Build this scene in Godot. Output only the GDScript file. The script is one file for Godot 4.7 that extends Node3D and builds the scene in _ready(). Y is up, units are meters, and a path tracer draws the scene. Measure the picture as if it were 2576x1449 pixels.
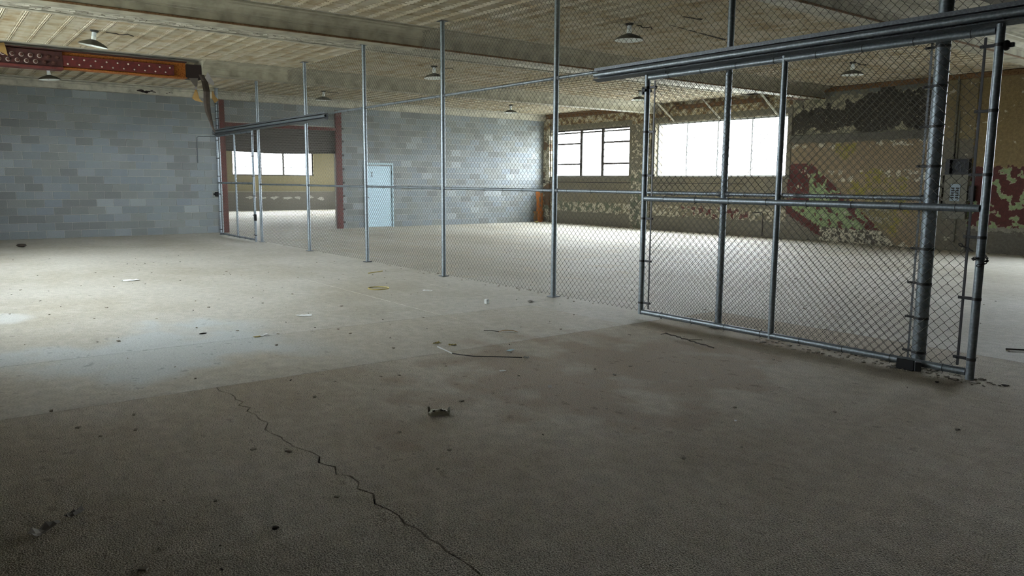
extends Node3D
# An empty warehouse hall: block wall, chain-link partition with sliding gates, pressed-tin ceiling.
# Metres, y up. The camera stands at x = 0, z = 0; the block wall is at z = ZB, the window wall at x = XW.

const XW := 19.5      # inner face of the window wall
const XL := -0.9      # inner face of the left wall
const ZB := -23.39    # face of the block wall
const ZN := 7.0       # wall behind the camera
const ZFAR := -39.0   # far wall of the room behind
const HC := 4.1       # ceiling
const XF := 6.83      # fence plane
const XG := 6.66      # near sliding gate plane

var M := {}
var taken := {}

# ------------------------------------------------------------------ mesh builder
class MB:
	var v := PackedVector3Array()
	var n := PackedVector3Array()
	var ix := PackedInt32Array()
	var col := PackedColorArray()
	var tint = null
	func tri(a: Vector3, b: Vector3, c: Vector3) -> void:
		var k := v.size()
		var nn := (b - a).cross(c - a).normalized()
		v.append(a); v.append(b); v.append(c)
		for i in 3: n.append(nn)
		if tint != null:
			for i in 3: col.append(tint)
		ix.append(k); ix.append(k + 2); ix.append(k + 1)
	func quad(a: Vector3, b: Vector3, c: Vector3, d: Vector3) -> void:   # counter-clockwise seen from outside
		var k := v.size()
		var nn := (c - a).cross(d - b).normalized()
		v.append(a); v.append(b); v.append(c); v.append(d)
		for i in 4: n.append(nn)
		if tint != null:
			for i in 4: col.append(tint)
		ix.append(k); ix.append(k + 2); ix.append(k + 1)
		ix.append(k); ix.append(k + 3); ix.append(k + 2)
	func box(lo: Vector3, hi: Vector3, t := Transform3D()) -> void:
		var p := []
		for i in 8:
			p.append(t * Vector3(hi.x if i & 1 else lo.x, hi.y if i & 2 else lo.y, hi.z if i & 4 else lo.z))
		quad(p[4], p[5], p[7], p[6]); quad(p[1], p[0], p[2], p[3])
		quad(p[5], p[1], p[3], p[7]); quad(p[0], p[4], p[6], p[2])
		quad(p[6], p[7], p[3], p[2]); quad(p[0], p[1], p[5], p[4])
	func cbox(c: Vector3, s: Vector3, b := Basis()) -> void:
		box(-s / 2.0, s / 2.0, Transform3D(b, c))
	# box with a chamfer round all edges of length e
	func bevel(c: Vector3, s: Vector3, e: float, b := Basis()) -> void:
		var h := s / 2.0
		var t := Transform3D(b, c)
		for ax in 3:
			var u := (ax + 1) % 3
			var w := (ax + 2) % 3
			for sg in [-1.0, 1.0]:
				var q := []
				for k in [[-1, -1], [1, -1], [1, 1], [-1, 1]]:
					var p := Vector3()
					p[ax] = sg * h[ax]; p[u] = k[0] * (h[u] - e); p[w] = k[1] * (h[w] - e)
					q.append(t * p)
				if sg > 0: quad(q[0], q[1], q[2], q[3])
				else: quad(q[3], q[2], q[1], q[0])
			for su in [-1.0, 1.0]:
				for sw in [-1.0, 1.0]:
					var q := []
					for k in [[-1, 0], [1, 0], [1, 1], [-1, 1]]:
						var p := Vector3()
						p[ax] = k[0] * (h[ax] - e)
						p[u] = su * (h[u] - (e if k[1] else 0.0))
						p[w] = sw * (h[w] - (0.0 if k[1] else e))
						q.append(t * p)
					if su * sw > 0: quad(q[3], q[2], q[1], q[0])
					else: quad(q[0], q[1], q[2], q[3])
	func tube(pts: PackedVector3Array, r: float, sides := 8, caps := true, radii = null) -> void:
		var m := pts.size()
		var first := v.size()
		var side := Vector3.ZERO
		for i in m:
			var d := (pts[mini(i + 1, m - 1)] - pts[maxi(i - 1, 0)]).normalized()
			if side == Vector3.ZERO:
				side = d.cross(Vector3.UP if absf(d.y) < 0.9 else Vector3.RIGHT).normalized()
			else:
				side = (side - d * side.dot(d)).normalized()
			var up := side.cross(d)
			var rr: float = r if radii == null else radii[i]
			for k in sides:
				var a := TAU * k / sides
				var o := side * cos(a) + up * sin(a)
				v.append(pts[i] + o * rr); n.append(o)
				if tint != null: col.append(tint)
		for i in m - 1:
			for k in sides:
				var a := first + i * sides + k
				var b := first + i * sides + (k + 1) % sides
				ix.append(a); ix.append(b); ix.append(a + sides)
				ix.append(b); ix.append(b + sides); ix.append(a + sides)
		if caps:
			for e in [0, m - 1]:
				var d: Vector3 = (pts[0] - pts[1]).normalized() if e == 0 else (pts[m - 1] - pts[m - 2]).normalized()
				var c := v.size()
				v.append(pts[e]); n.append(d)
				if tint != null: col.append(tint)
				for k in sides:
					v.append(v[first + e * sides + k]); n.append(d)
					if tint != null: col.append(tint)
				for k in sides:
					var a := c + 1 + k
					var b := c + 1 + (k + 1) % sides
					if e == 0:
						ix.append(c); ix.append(b); ix.append(a)
					else:
						ix.append(c); ix.append(a); ix.append(b)
	func cyl(a: Vector3, b: Vector3, r: float, sides := 12, caps := true) -> void:
		tube(PackedVector3Array([a, b]), r, sides, caps)
	func lathe(prof: Array, t := Transform3D(), sides := 24) -> void:   # prof: [radius, height] from bottom outside upwards
		var first := v.size()
		var m := prof.size()
		for i in m:
			var p: Array = prof[i]
			var q: Array = prof[mini(i + 1, m - 1)]
			var o: Array = prof[maxi(i - 1, 0)]
			var d := Vector2(q[0] - o[0], q[1] - o[1]).normalized()
			for k in sides + 1:
				var a := TAU * k / sides
				v.append(t * Vector3(p[0] * cos(a), p[1], p[0] * sin(a)))
				n.append((t.basis * Vector3(d.y * cos(a), -d.x, d.y * sin(a))).normalized())
				if tint != null: col.append(tint)
		for i in m - 1:
			for k in sides:
				var a := first + i * (sides + 1) + k
				var b := a + sides + 1
				ix.append(a); ix.append(a + 1); ix.append(b)
				ix.append(a + 1); ix.append(b + 1); ix.append(b)
	# polygon in the plane of t (x, y), pushed out along t's z from 0 to depth
	func prism(poly: PackedVector2Array, depth: float, t := Transform3D()) -> void:
		var pg := poly
		if Geometry2D.is_polygon_clockwise(pg):
			pg = pg.duplicate(); pg.reverse()
		var tr := Geometry2D.triangulate_polygon(pg)
		for i in range(0, tr.size(), 3):
			var a := pg[tr[i]]; var b := pg[tr[i + 1]]; var c := pg[tr[i + 2]]
			if (b - a).cross(c - a) < 0:
				var s := b; b = c; c = s
			tri(t * Vector3(a.x, a.y, depth), t * Vector3(b.x, b.y, depth), t * Vector3(c.x, c.y, depth))
			tri(t * Vector3(a.x, a.y, 0), t * Vector3(c.x, c.y, 0), t * Vector3(b.x, b.y, 0))
		for i in pg.size():
			var a := pg[i]; var b := pg[(i + 1) % pg.size()]
			quad(t * Vector3(a.x, a.y, 0), t * Vector3(b.x, b.y, 0), t * Vector3(b.x, b.y, depth), t * Vector3(a.x, a.y, depth))
	# a thin curved sheet through rows of points, with thickness
	func sheet(rows: Array, th: float) -> void:
		for i in rows.size() - 1:
			for j in rows[i].size() - 1:
				var a: Vector3 = rows[i][j]; var b: Vector3 = rows[i][j + 1]; var c: Vector3 = rows[i + 1][j + 1]; var d: Vector3 = rows[i + 1][j]
				var nn := (c - a).cross(d - b).normalized() * th
				quad(a, b, c, d); quad(d - nn, c - nn, b - nn, a - nn)
				if i == 0: quad(b, a, a - nn, b - nn)
				if i == rows.size() - 2: quad(d, c, c - nn, d - nn)
				if j == 0: quad(a, d, d - nn, a - nn)
				if j == rows[i].size() - 2: quad(c, b, b - nn, c - nn)
	func mesh(uv2 := 0) -> ArrayMesh:
		var arr := []
		arr.resize(Mesh.ARRAY_MAX)
		arr[Mesh.ARRAY_VERTEX] = v; arr[Mesh.ARRAY_NORMAL] = n; arr[Mesh.ARRAY_INDEX] = ix
		if tint != null: arr[Mesh.ARRAY_COLOR] = col
		if uv2:
			var uv := PackedVector2Array()
			uv.resize(v.size())
			for i in v.size():
				uv[i] = Vector2((v[i].x + 1.0) / 21.0, (v[i].z + 24.0) / 28.0) if uv2 == 1 else Vector2((v[i].z + 23.4) / 18.0, 1.0 - v[i].y / 4.1)
			arr[Mesh.ARRAY_TEX_UV] = uv
			arr[Mesh.ARRAY_TEX_UV2] = uv
		var m := ArrayMesh.new()
		m.add_surface_from_arrays(Mesh.PRIMITIVE_TRIANGLES, arr)
		return m

# ------------------------------------------------------------------ object helpers
func numbered(called: String) -> String:
	taken[called] = taken.get(called, -1) + 1
	return called if taken[called] == 0 else "%s_%03d" % [called, taken[called]]

func part(called: String, b, m: Material, parent: Node3D, at := Vector3.ZERO, uv2 := 0) -> MeshInstance3D:
	var o := MeshInstance3D.new()
	o.name = called
	o.mesh = b.mesh(uv2) if b is MB else b
	o.material_override = m
	o.position = at
	parent.add_child(o, true)
	return o

func tag(o: Node, label: String, category := "", group := "", kind := "") -> void:
	if label: o.set_meta("label", label)
	if category: o.set_meta("category", category)
	if group: o.set_meta("group", group)
	if kind: o.set_meta("kind", kind)

func thing(called: String, label: String, category: String, at := Vector3.ZERO, group := "", kind := "") -> Node3D:
	var o := Node3D.new()
	o.name = numbered(called)
	o.position = at
	add_child(o)
	tag(o, label, category, group, kind)
	return o

func solo(called: String, b: MB, m: Material, label: String, category: String, at := Vector3.ZERO, group := "", kind := "") -> MeshInstance3D:
	var o := part(numbered(called), b, m, self, at)
	tag(o, label, category, group, kind)
	return o

# ------------------------------------------------------------------ textures and materials
func noise(seed_: int, freq: float, oct := 4, type := FastNoiseLite.TYPE_SIMPLEX_SMOOTH) -> FastNoiseLite:
	var f := FastNoiseLite.new()
	f.seed = seed_; f.frequency = freq; f.noise_type = type
	f.fractal_octaves = oct
	return f

func ramp(stops: Array) -> Gradient:
	var g := Gradient.new()
	var o := PackedFloat32Array(); var c := PackedColorArray()
	for s in stops:
		o.append(s[0]); c.append(s[1] if s[1] is Color else Color(s[1], s[1], s[1]))
	g.offsets = o; g.colors = c
	return g

func ntex(f: FastNoiseLite, g: Gradient, size := 512) -> NoiseTexture2D:
	var t := NoiseTexture2D.new()
	t.width = size; t.height = size; t.seamless = true; t.noise = f; t.color_ramp = g; t.normalize = true
	return t

func mat(called: String, c: Color, rough := 0.8, metal := 0.0, tex: Texture2D = null, scale := 1.0, bump: Texture2D = null, depth := 0.0) -> StandardMaterial3D:
	var m := StandardMaterial3D.new()
	m.resource_name = called
	m.albedo_color = c; m.roughness = rough; m.metallic = metal
	m.cull_mode = BaseMaterial3D.CULL_DISABLED
	if tex or bump:
		m.uv1_triplanar = true; m.uv1_world_triplanar = true; m.uv1_scale = Vector3.ONE * scale
		m.albedo_texture = tex
	if bump:
		m.heightmap_enabled = true; m.heightmap_texture = bump; m.heightmap_scale = depth
	M[called] = m
	return m

func noise_bytes(f: FastNoiseLite, w: int, h: int) -> PackedByteArray:
	var im := f.get_image(w, h, false, false, true)
	im.convert(Image.FORMAT_L8)
	return im.get_data()

func put(d: PackedByteArray, i: int, c: Vector3) -> void:
	d[i] = clampi(int(c.x), 0, 255); d[i + 1] = clampi(int(c.y), 0, 255); d[i + 2] = clampi(int(c.z), 0, 255)

# the floor's stains, dust, dirt and a painted shade strip, in sRGB bytes; u = x, v = z
func floor_map() -> ImageTexture:
	var w := 1024; var h := 1024
	var big := noise_bytes(noise(3, 0.006, 4), w, h)
	var mid := noise_bytes(noise(4, 0.03, 4), w, h)
	var fine := noise_bytes(noise(5, 0.16, 3), w, h)
	var d := PackedByteArray(); d.resize(w * h * 3)
	for j in h:
		var z := -24.0 + 28.0 * (j + 0.5) / h
		for i in w:
			var x := -1.0 + 21.0 * (i + 0.5) / w
			var k := j * w + i
			var a := big[k] / 255.0; var b := mid[k] / 255.0; var e := fine[k] / 255.0
			var c := Vector3(209, 205, 192).lerp(Vector3(188, 181, 163), clampf(a * 1.6 - 0.4, 0, 1))
			if z > -5.9 and x < 7.7: c = Vector3(212, 201, 180).lerp(Vector3(190, 175, 149), clampf(a * 2.0 - 0.5, 0, 1))
			elif z > -7.6 and x < 6.13: c = c.lerp(Vector3(194, 183, 162), 0.55)  # in-between slab tone, darkened to hold the shadow lying along this strip
			c = c.lerp(Vector3(214, 211, 200), clampf(b * 2.2 - 1.1, 0, 1) * (0.5 if z < -5.9 else 0.12))
			c *= 0.93 + 0.14 * e
			# rust-brown dirt drifts, a bluish-white dust band and a pale oval at left, pale scrapes: each with a ragged edge of its own
			if z > -7.0 and x < 9.0:
				var q := Vector2((x - 4.6) / 2.2, (z + 4.6) / 1.4).length() + (b - 0.5) * 1.6
				c = c.lerp(Vector3(160, 134, 106), clampf(0.95 - q, 0, 0.45) * (0.6 + e * 0.6))
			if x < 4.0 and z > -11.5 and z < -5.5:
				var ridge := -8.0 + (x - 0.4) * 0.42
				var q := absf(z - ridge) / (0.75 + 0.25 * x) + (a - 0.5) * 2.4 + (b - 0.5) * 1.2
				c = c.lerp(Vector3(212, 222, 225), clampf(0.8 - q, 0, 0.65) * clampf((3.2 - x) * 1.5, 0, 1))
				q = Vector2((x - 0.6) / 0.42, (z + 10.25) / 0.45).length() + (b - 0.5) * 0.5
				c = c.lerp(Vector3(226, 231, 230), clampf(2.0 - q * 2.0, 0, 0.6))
			if z < -9.0 and x > 7.0:
				c = c.lerp(Vector3(200, 186, 158), clampf(b * 2.6 - 1.5, 0, 0.5))
			if e > 0.8 and b < 0.52: c *= 0.82
			put(d, k * 3, c)
	return ImageTexture.create_from_image(Image.create_from_data(w, h, false, Image.FORMAT_RGB8, d))

func seg_dist(p: Vector2, a: Vector2, b: Vector2) -> float:
	return p.distance_to(Geometry2D.get_closest_point_to_segment(p, a, b))

# old paint on the window wall: u = z from -23.4 to -5.4, v = height; sRGB bytes
func paint_map() -> ImageTexture:
	var w := 1440; var h := 328
	var big := noise_bytes(noise(11, 0.012, 3), w, h)
	var mid := noise_bytes(noise(12, 0.045, 4), w, h)
	var fine := noise_bytes(noise(13, 0.14, 3), w, h)
	var flake := noise_bytes(noise(14, 0.07, 3, FastNoiseLite.TYPE_CELLULAR), w, h)
	var d := PackedByteArray(); d.resize(w * h * 3)
	var maroon := Vector3(104, 56, 52); var green := Vector3(158, 178, 128); var cream := Vector3(214, 206, 180)
	var tan_ := Vector3(158, 140, 112); var grey := Vector3(136, 130, 114); var plaster := Vector3(146, 136, 112)
	for j in h:
		var y0 := 4.1 * (1.0 - (j + 0.5) / h)
		for i in w:
			var z0 := -23.4 + 18.0 * (i + 0.5) / w
			var k := j * w + i
			var a := big[k] / 255.0; var b := mid[k] / 255.0; var e := fine[k] / 255.0; var f := flake[k] / 255.0
			var z := z0 + (b - 0.5) * 0.12; var y := y0 + (e - 0.5) * 0.10 + (b - 0.5) * 0.08
			var peel := b * 0.6 + e * 0.4      # 0..1
			var c := plaster
			if z < -12.68:
				if y < 0.47: c = grey
				elif y < 0.82:
					c = plaster
					if peel > 0.50: c = cream
					if z > -16.6 and z < -13.9 and b > 0.60: c = maroon
					if z < -19.2 and b < 0.42: c = Vector3(120, 124, 104)
				elif y < 1.74:
					c = plaster.lerp(grey, a)
				if z > -18.72 and z < -17.72:
					c = grey
					if peel > 0.57: c = cream
					if y < 1.9 and b < 0.42: c = Vector3(112, 118, 98)
				if z < -22.95 and peel > 0.47: c = cream
				if z < -22.95 and a > 0.6: c = Vector3(120, 96, 70)
				if y > 3.5:
					c = Vector3(176, 158, 120)
					if peel > 0.55: c = cream
					if b < 0.38: c = Vector3(124, 100, 72)
				elif y > 1.6: 
					if z > -23.0 and z < -18.7: c = grey
			elif z < -8.8:
				if y > 2.88:
					c = Vector3(176, 170, 142) if y < 3.85 else Vector3(118, 122, 116)
					var s := minf(minf((y - 2.9) / 0.2, (3.95 - y) / 0.35), minf((z + 12.75) / 0.25, (-8.7 - z) / 0.2))
					if z < -11.1: s = minf(s, (3.62 - y) / 0.3)
					if s + (a - 0.5) * 1.5 + (b - 0.5) * 0.9 > 0.28:
						c = Vector3(58, 54, 46).lerp(Vector3(84, 76, 58), e * e)
						if e > 0.80: c = cream * 0.75
					elif b > 0.5: c = Vector3(128, 124, 106)
				elif y > 2.65:
					c = Vector3(112, 110, 98)
				else:
					c = tan_
					if absf(y - 1.78) < 0.15 and b > 0.56: c = cream
					if y > 2.52 and b > 0.58: c = cream
					# faded yellow shapes
					var r := Vector2(z + 10.05, y - 0.95)
					var rr := r.length() + (a - 0.5) * 0.5
					if rr < 0.95 and rr > 0.5 and y > 0.25: c = Vector3(158, 148, 74) if peel > 0.52 else tan_ * 1.05
					elif rr <= 0.5: c = cream * 0.78 if peel > 0.55 else Vector3(152, 140, 98)
					if absf(z + 11.0) < 0.28 and y > 2.2 and y < 2.62 and absf(z + 11.0) < (y - 2.15) and peel > 0.45: c = Vector3(156, 147, 76)
					# the dark red band with green inside
					var diag := 2.1 - (z0 + 12.04) * 0.84
					if y0 < diag + 0.06 and z0 > -12.7 and y0 < 2.1:
						c = green
						if y0 > diag - 0.24: c = maroon
						if z < -12.0 and y > 1.05: c = maroon if peel > 0.34 or y > 1.85 else (green if a > 0.5 else cream)
						if peel < 0.31: c = cream
						if b > 0.66: c = maroon
						if y0 > diag - 0.24 and b < 0.36: c = green
						var low := 0.75 - (z0 + 12.5) * 0.55
						if y < low: c = grey
						if absf(y - low) < 0.12: c = maroon
						if z > -11.6 and y < 0.38: c = cream if peel > 0.45 else Vector3(96, 90, 78)
					elif y < 0.16 + (a - 0.5) * 0.2 and z < -8.9: c = cream if b > 0.6 else c
			elif z < -7.85:
				c = Vector3(120, 114, 98)
				if y > 2.6: c = Vector3(138, 124, 92)
				if b > 0.78: c = cream * 0.9
			else:
				if y > 1.96:
					c = Vector3(142, 124, 86)
					if b > 0.80: c = cream * 0.92
				elif y > 0.6:
					c = maroon * 0.92
					if b > 0.62: c = green * 0.94
					elif b > 0.585: c = cream * 0.85
				elif y > 0.5: c = Vector3(150, 146, 132)
				else: c = Vector3(112, 108, 96)
			c *= 0.88 + 0.20 * e - 0.10 * clampf(f - 0.5, 0, 1)
			put(d, k * 3, c)
	return ImageTexture.create_from_image(Image.create_from_data(w, h, false, Image.FORMAT_RGB8, d))

func make_materials() -> void:
	var grain := ntex(noise(21, 0.09, 5), ramp([[0.0, 0.72], [0.45, 0.9], [1.0, 1.0]]))
	var blot := ntex(noise(22, 0.012, 5), ramp([[0.0, 0.70], [0.5, 0.9], [1.0, 1.0]]))
	var bump := ntex(noise(23, 0.055, 5), ramp([[0.0, 0.0], [0.35, 0.4], [0.7, 0.85], [1.0, 1.0]]))
	var pits := ntex(noise(27, 0.13, 3), ramp([[0.0, 0.0], [0.3, 0.45], [0.6, 0.8], [1.0, 1.0]]))
	var specks := ntex(noise(29, 0.13, 4), ramp([[0.0, 0.35], [0.30, 0.66], [0.48, 0.93], [1.0, 1.0]]))
	var soft := ntex(noise(24, 0.02, 3), ramp([[0.0, 0.0], [1.0, 1.0]]))
	var spang := ntex(noise(25, 0.05, 2, FastNoiseLite.TYPE_CELLULAR), ramp([[0.0, 0.72], [1.0, 1.0]]), 256)
	var stain := ntex(noise(28, 0.016, 5), ramp([[0.0, Color(0.74, 0.63, 0.49)], [0.3, Color(0.88, 0.82, 0.73)], [0.55, Color(0.97, 0.95, 0.92)], [1.0, Color(1, 1, 1)]]), 1024)
	var rust := ntex(noise(26, 0.03, 5), ramp([[0.0, Color(0.66, 0.52, 0.36)], [0.35, Color(0.88, 0.81, 0.70)], [0.6, Color(1, 1, 1)], [1.0, Color(1, 1, 1)]]))
	var fl := mat("floor_concrete", Color(0.95, 0.95, 0.94), 0.76, 0.0, grain, 1.1, pits, 0.2)
	fl.detail_enabled = true; fl.detail_blend_mode = BaseMaterial3D.BLEND_MODE_MUL; fl.detail_uv_layer = BaseMaterial3D.DETAIL_UV_2
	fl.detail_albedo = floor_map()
	var pw := mat("window_wall_plaster", Color(0.98, 0.98, 0.98), 0.9, 0.0, grain, 1.2, bump, 0.5)
	pw.detail_enabled = true; pw.detail_blend_mode = BaseMaterial3D.BLEND_MODE_MUL; pw.detail_uv_layer = BaseMaterial3D.DETAIL_UV_2
	pw.detail_albedo = paint_map()
	var fr := mat("floor_rough", Color(0.94, 0.94, 0.93), 0.88, 0.0, specks, 1.4, pits, 1.0)
	fr.detail_enabled = true; fr.detail_blend_mode = BaseMaterial3D.BLEND_MODE_MUL; fr.detail_uv_layer = BaseMaterial3D.DETAIL_UV_2
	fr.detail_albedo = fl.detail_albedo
	mat("bedding", Color(0.16, 0.15, 0.13), 1.0)
	mat("mortar", Color(0.74, 0.73, 0.69), 0.95, 0.0, grain, 2.0)
	var tones := [Color(0.570, 0.600, 0.605), Color(0.550, 0.575, 0.580), Color(0.580, 0.600, 0.595), Color(0.540, 0.555, 0.545), Color(0.590, 0.615, 0.620), Color(0.520, 0.530, 0.525), Color(0.560, 0.590, 0.605), Color(0.640, 0.665, 0.665), Color(0.570, 0.585, 0.570)]
	for i in tones.size():
		mat("block_%d" % i, tones[i], 0.95, 0.0, grain, 1.7, bump, 0.35)
	mat("plain_plaster", Color(0.60, 0.57, 0.49), 0.9, 0.0, grain, 0.8)
	mat("yellow_plaster", Color(0.47, 0.43, 0.31), 0.9, 0.0, grain, 0.8)
	mat("trim_plaster", Color(0.50, 0.48, 0.42), 0.9, 0.0, grain, 0.8)
	var tin := [Color(0.74, 0.72, 0.65), Color(0.725, 0.705, 0.63), Color(0.75, 0.73, 0.665), Color(0.715, 0.69, 0.615)]
	for i in tin.size():
		mat("tin_%d" % i, tin[i], 0.7, 0.0, stain, 0.13)
	mat("beam_tin", Color(0.68, 0.655, 0.57), 0.7, 0.0, blot, 0.5, soft, 0.3)
	mat("frieze_tin", Color(0.75, 0.73, 0.66), 0.7, 0.0, blot, 0.6)
	mat("rust_tin", Color(0.44, 0.34, 0.22), 0.85, 0.0, rust, 1.0)
	mat("deck", Color(0.30, 0.27, 0.23), 0.9)
	mat("dark_plaster", Color(0.38, 0.36, 0.32), 0.9, 0.0, grain, 0.8)
	mat("galvanised", Color(0.60, 0.635, 0.65), 0.48, 0.7, spang, 3.0)
	mat("galvanised_dull", Color(0.47, 0.49, 0.50), 0.55, 0.6, spang, 4.0)
	mat("wire", Color(0.37, 0.365, 0.33), 0.55, 0.4)
	mat("band_steel", Color(0.26, 0.26, 0.26), 0.5, 0.6)
	mat("black_steel", Color(0.10, 0.10, 0.10), 0.5, 0.4)
	mat("red_oxide", Color(0.38, 0.14, 0.12), 0.7, 0.0, blot, 1.0)
	mat("maroon_plate", Color(0.40, 0.12, 0.11), 0.65, 0.0, blot, 1.3)
	mat("hole_shade_and_rust", Color(0.13, 0.075, 0.06), 0.8)  # near black: shade inside the torn beam casing, also black rust flakes
	mat("dark_plate", Color(0.27, 0.11, 0.09), 0.7, 0.0, blot, 1.5)
	mat("orange_rust", Color(0.66, 0.40, 0.15), 0.85, 0.0, rust, 1.6)
	mat("rivet", Color(0.74, 0.68, 0.62), 0.6)
	mat("bolt_steel", Color(0.30, 0.17, 0.13), 0.6, 0.3)
	mat("washer", Color(0.66, 0.60, 0.56), 0.6, 0.2)
	mat("torn_brown", Color(0.27, 0.23, 0.19), 0.75, 0.2, blot, 2.0)
	mat("torn_grey", Color(0.48, 0.46, 0.44), 0.6, 0.3)
	mat("torn_tan", Color(0.56, 0.44, 0.24), 0.8)
	mat("door_paint", Color(0.70, 0.80, 0.84), 0.5)
	mat("frame_paint", Color(0.66, 0.75, 0.78), 0.5)
	mat("shutter", Color(0.30, 0.28, 0.26), 0.6, 0.3)
	mat("sash", Color(0.24, 0.22, 0.20), 0.7)
	mat("sash_pale", Color(0.70, 0.72, 0.72), 0.7)
	var gl := mat("glass", Color(0.95, 0.97, 0.97, 0.06), 0.05)
	gl.transparency = BaseMaterial3D.TRANSPARENCY_ALPHA
	mat("lamp_enamel", Color(0.90, 0.92, 0.90), 0.35)
	mat("lamp_dark", Color(0.30, 0.29, 0.24), 0.6)
	mat("lamp_stem", Color(0.80, 0.83, 0.83), 0.5)
	var bulb := mat("bulb_glass", Color(0.93, 0.94, 0.93), 0.15)
	bulb.clearcoat_enabled = true
	mat("soot", Color(0.20, 0.19, 0.17), 0.95)
	mat("panel_paint", Color(0.42, 0.41, 0.35), 0.6, 0.1, blot, 2.0)
	mat("breaker_card", Color(0.48, 0.54, 0.58), 0.5)
	mat("brace_white", Color(0.84, 0.84, 0.80), 0.7)
	mat("old_wood", Color(0.44, 0.32, 0.20), 0.9, 0.0, blot, 2.0)
	mat("paper", Color(0.88, 0.89, 0.87), 0.9)
	mat("plastic_clear", Color(0.80, 0.79, 0.72), 0.35)
	mat("wrapper_print", Color(0.30, 0.29, 0.25), 0.45)
	mat("blue_card", Color(0.62, 0.72, 0.74), 0.6)
	mat("card_grey", Color(0.58, 0.56, 0.52), 0.8)
	mat("dry_leaf", Color(0.64, 0.47, 0.16), 0.8)
	mat("yellow_bit", Color(0.72, 0.66, 0.40), 0.8)
	mat("dark_bit", Color(0.20, 0.17, 0.13), 0.9)
	mat("stone_bit", Color(0.56, 0.53, 0.46), 0.95, 0.0, grain, 6.0)
	mat("cable_black", Color(0.09, 0.08, 0.07), 0.7)
	mat("outside_ground", Color(0.62, 0.62, 0.59), 0.95)

# ------------------------------------------------------------------ scene
func _ready() -> void:
	# camera
	var cam := Camera3D.new()
	cam.name = "camera"
	cam.keep_aspect = Camera3D.KEEP_HEIGHT
	cam.fov = rad_to_deg(2.0 * atan(1449.0 / 2.0 / 1936.94))
	cam.position = Vector3(0, 1.5749, 0)
	cam.rotation = Vector3(-0.1382, -0.6547, 0.0065)
	cam.near = 0.05; cam.far = 400.0
	add_child(cam)
	# an even overcast sky, the only light: it enters through the windows
	var sky_m := ProceduralSkyMaterial.new()
	sky_m.sky_top_color = Color(0.925, 0.965, 1.0); sky_m.sky_horizon_color = Color(0.93, 0.968, 1.0)
	sky_m.ground_bottom_color = Color(0.62, 0.62, 0.60); sky_m.ground_horizon_color = Color(0.70, 0.70, 0.69)
	sky_m.sky_energy_multiplier = 1.0; sky_m.ground_energy_multiplier = 1.0
	var sky := Sky.new()
	sky.sky_material = sky_m
	var env := Environment.new()
	env.background_mode = Environment.BG_SKY
	env.sky = sky
	env.background_energy_multiplier = 3.0
	env.tonemap_mode = Environment.TONE_MAPPER_LINEAR
	env.tonemap_exposure = 16.0
	env.sdfgi_enabled = true; env.ssao_enabled = true; env.ssil_enabled = true
	var we := WorldEnvironment.new()
	we.name = "world_environment"
	we.environment = env
	add_child(we)

	make_materials()
	build_floor()
	build_back_wall()
	build_window_wall()
	build_other_walls()
	build_ceiling()
	build_steel_beam()
	build_fence()
	build_near_gate()
	build_far_gate()
	build_lamps()
	build_wall_things()
	build_litter()

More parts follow.
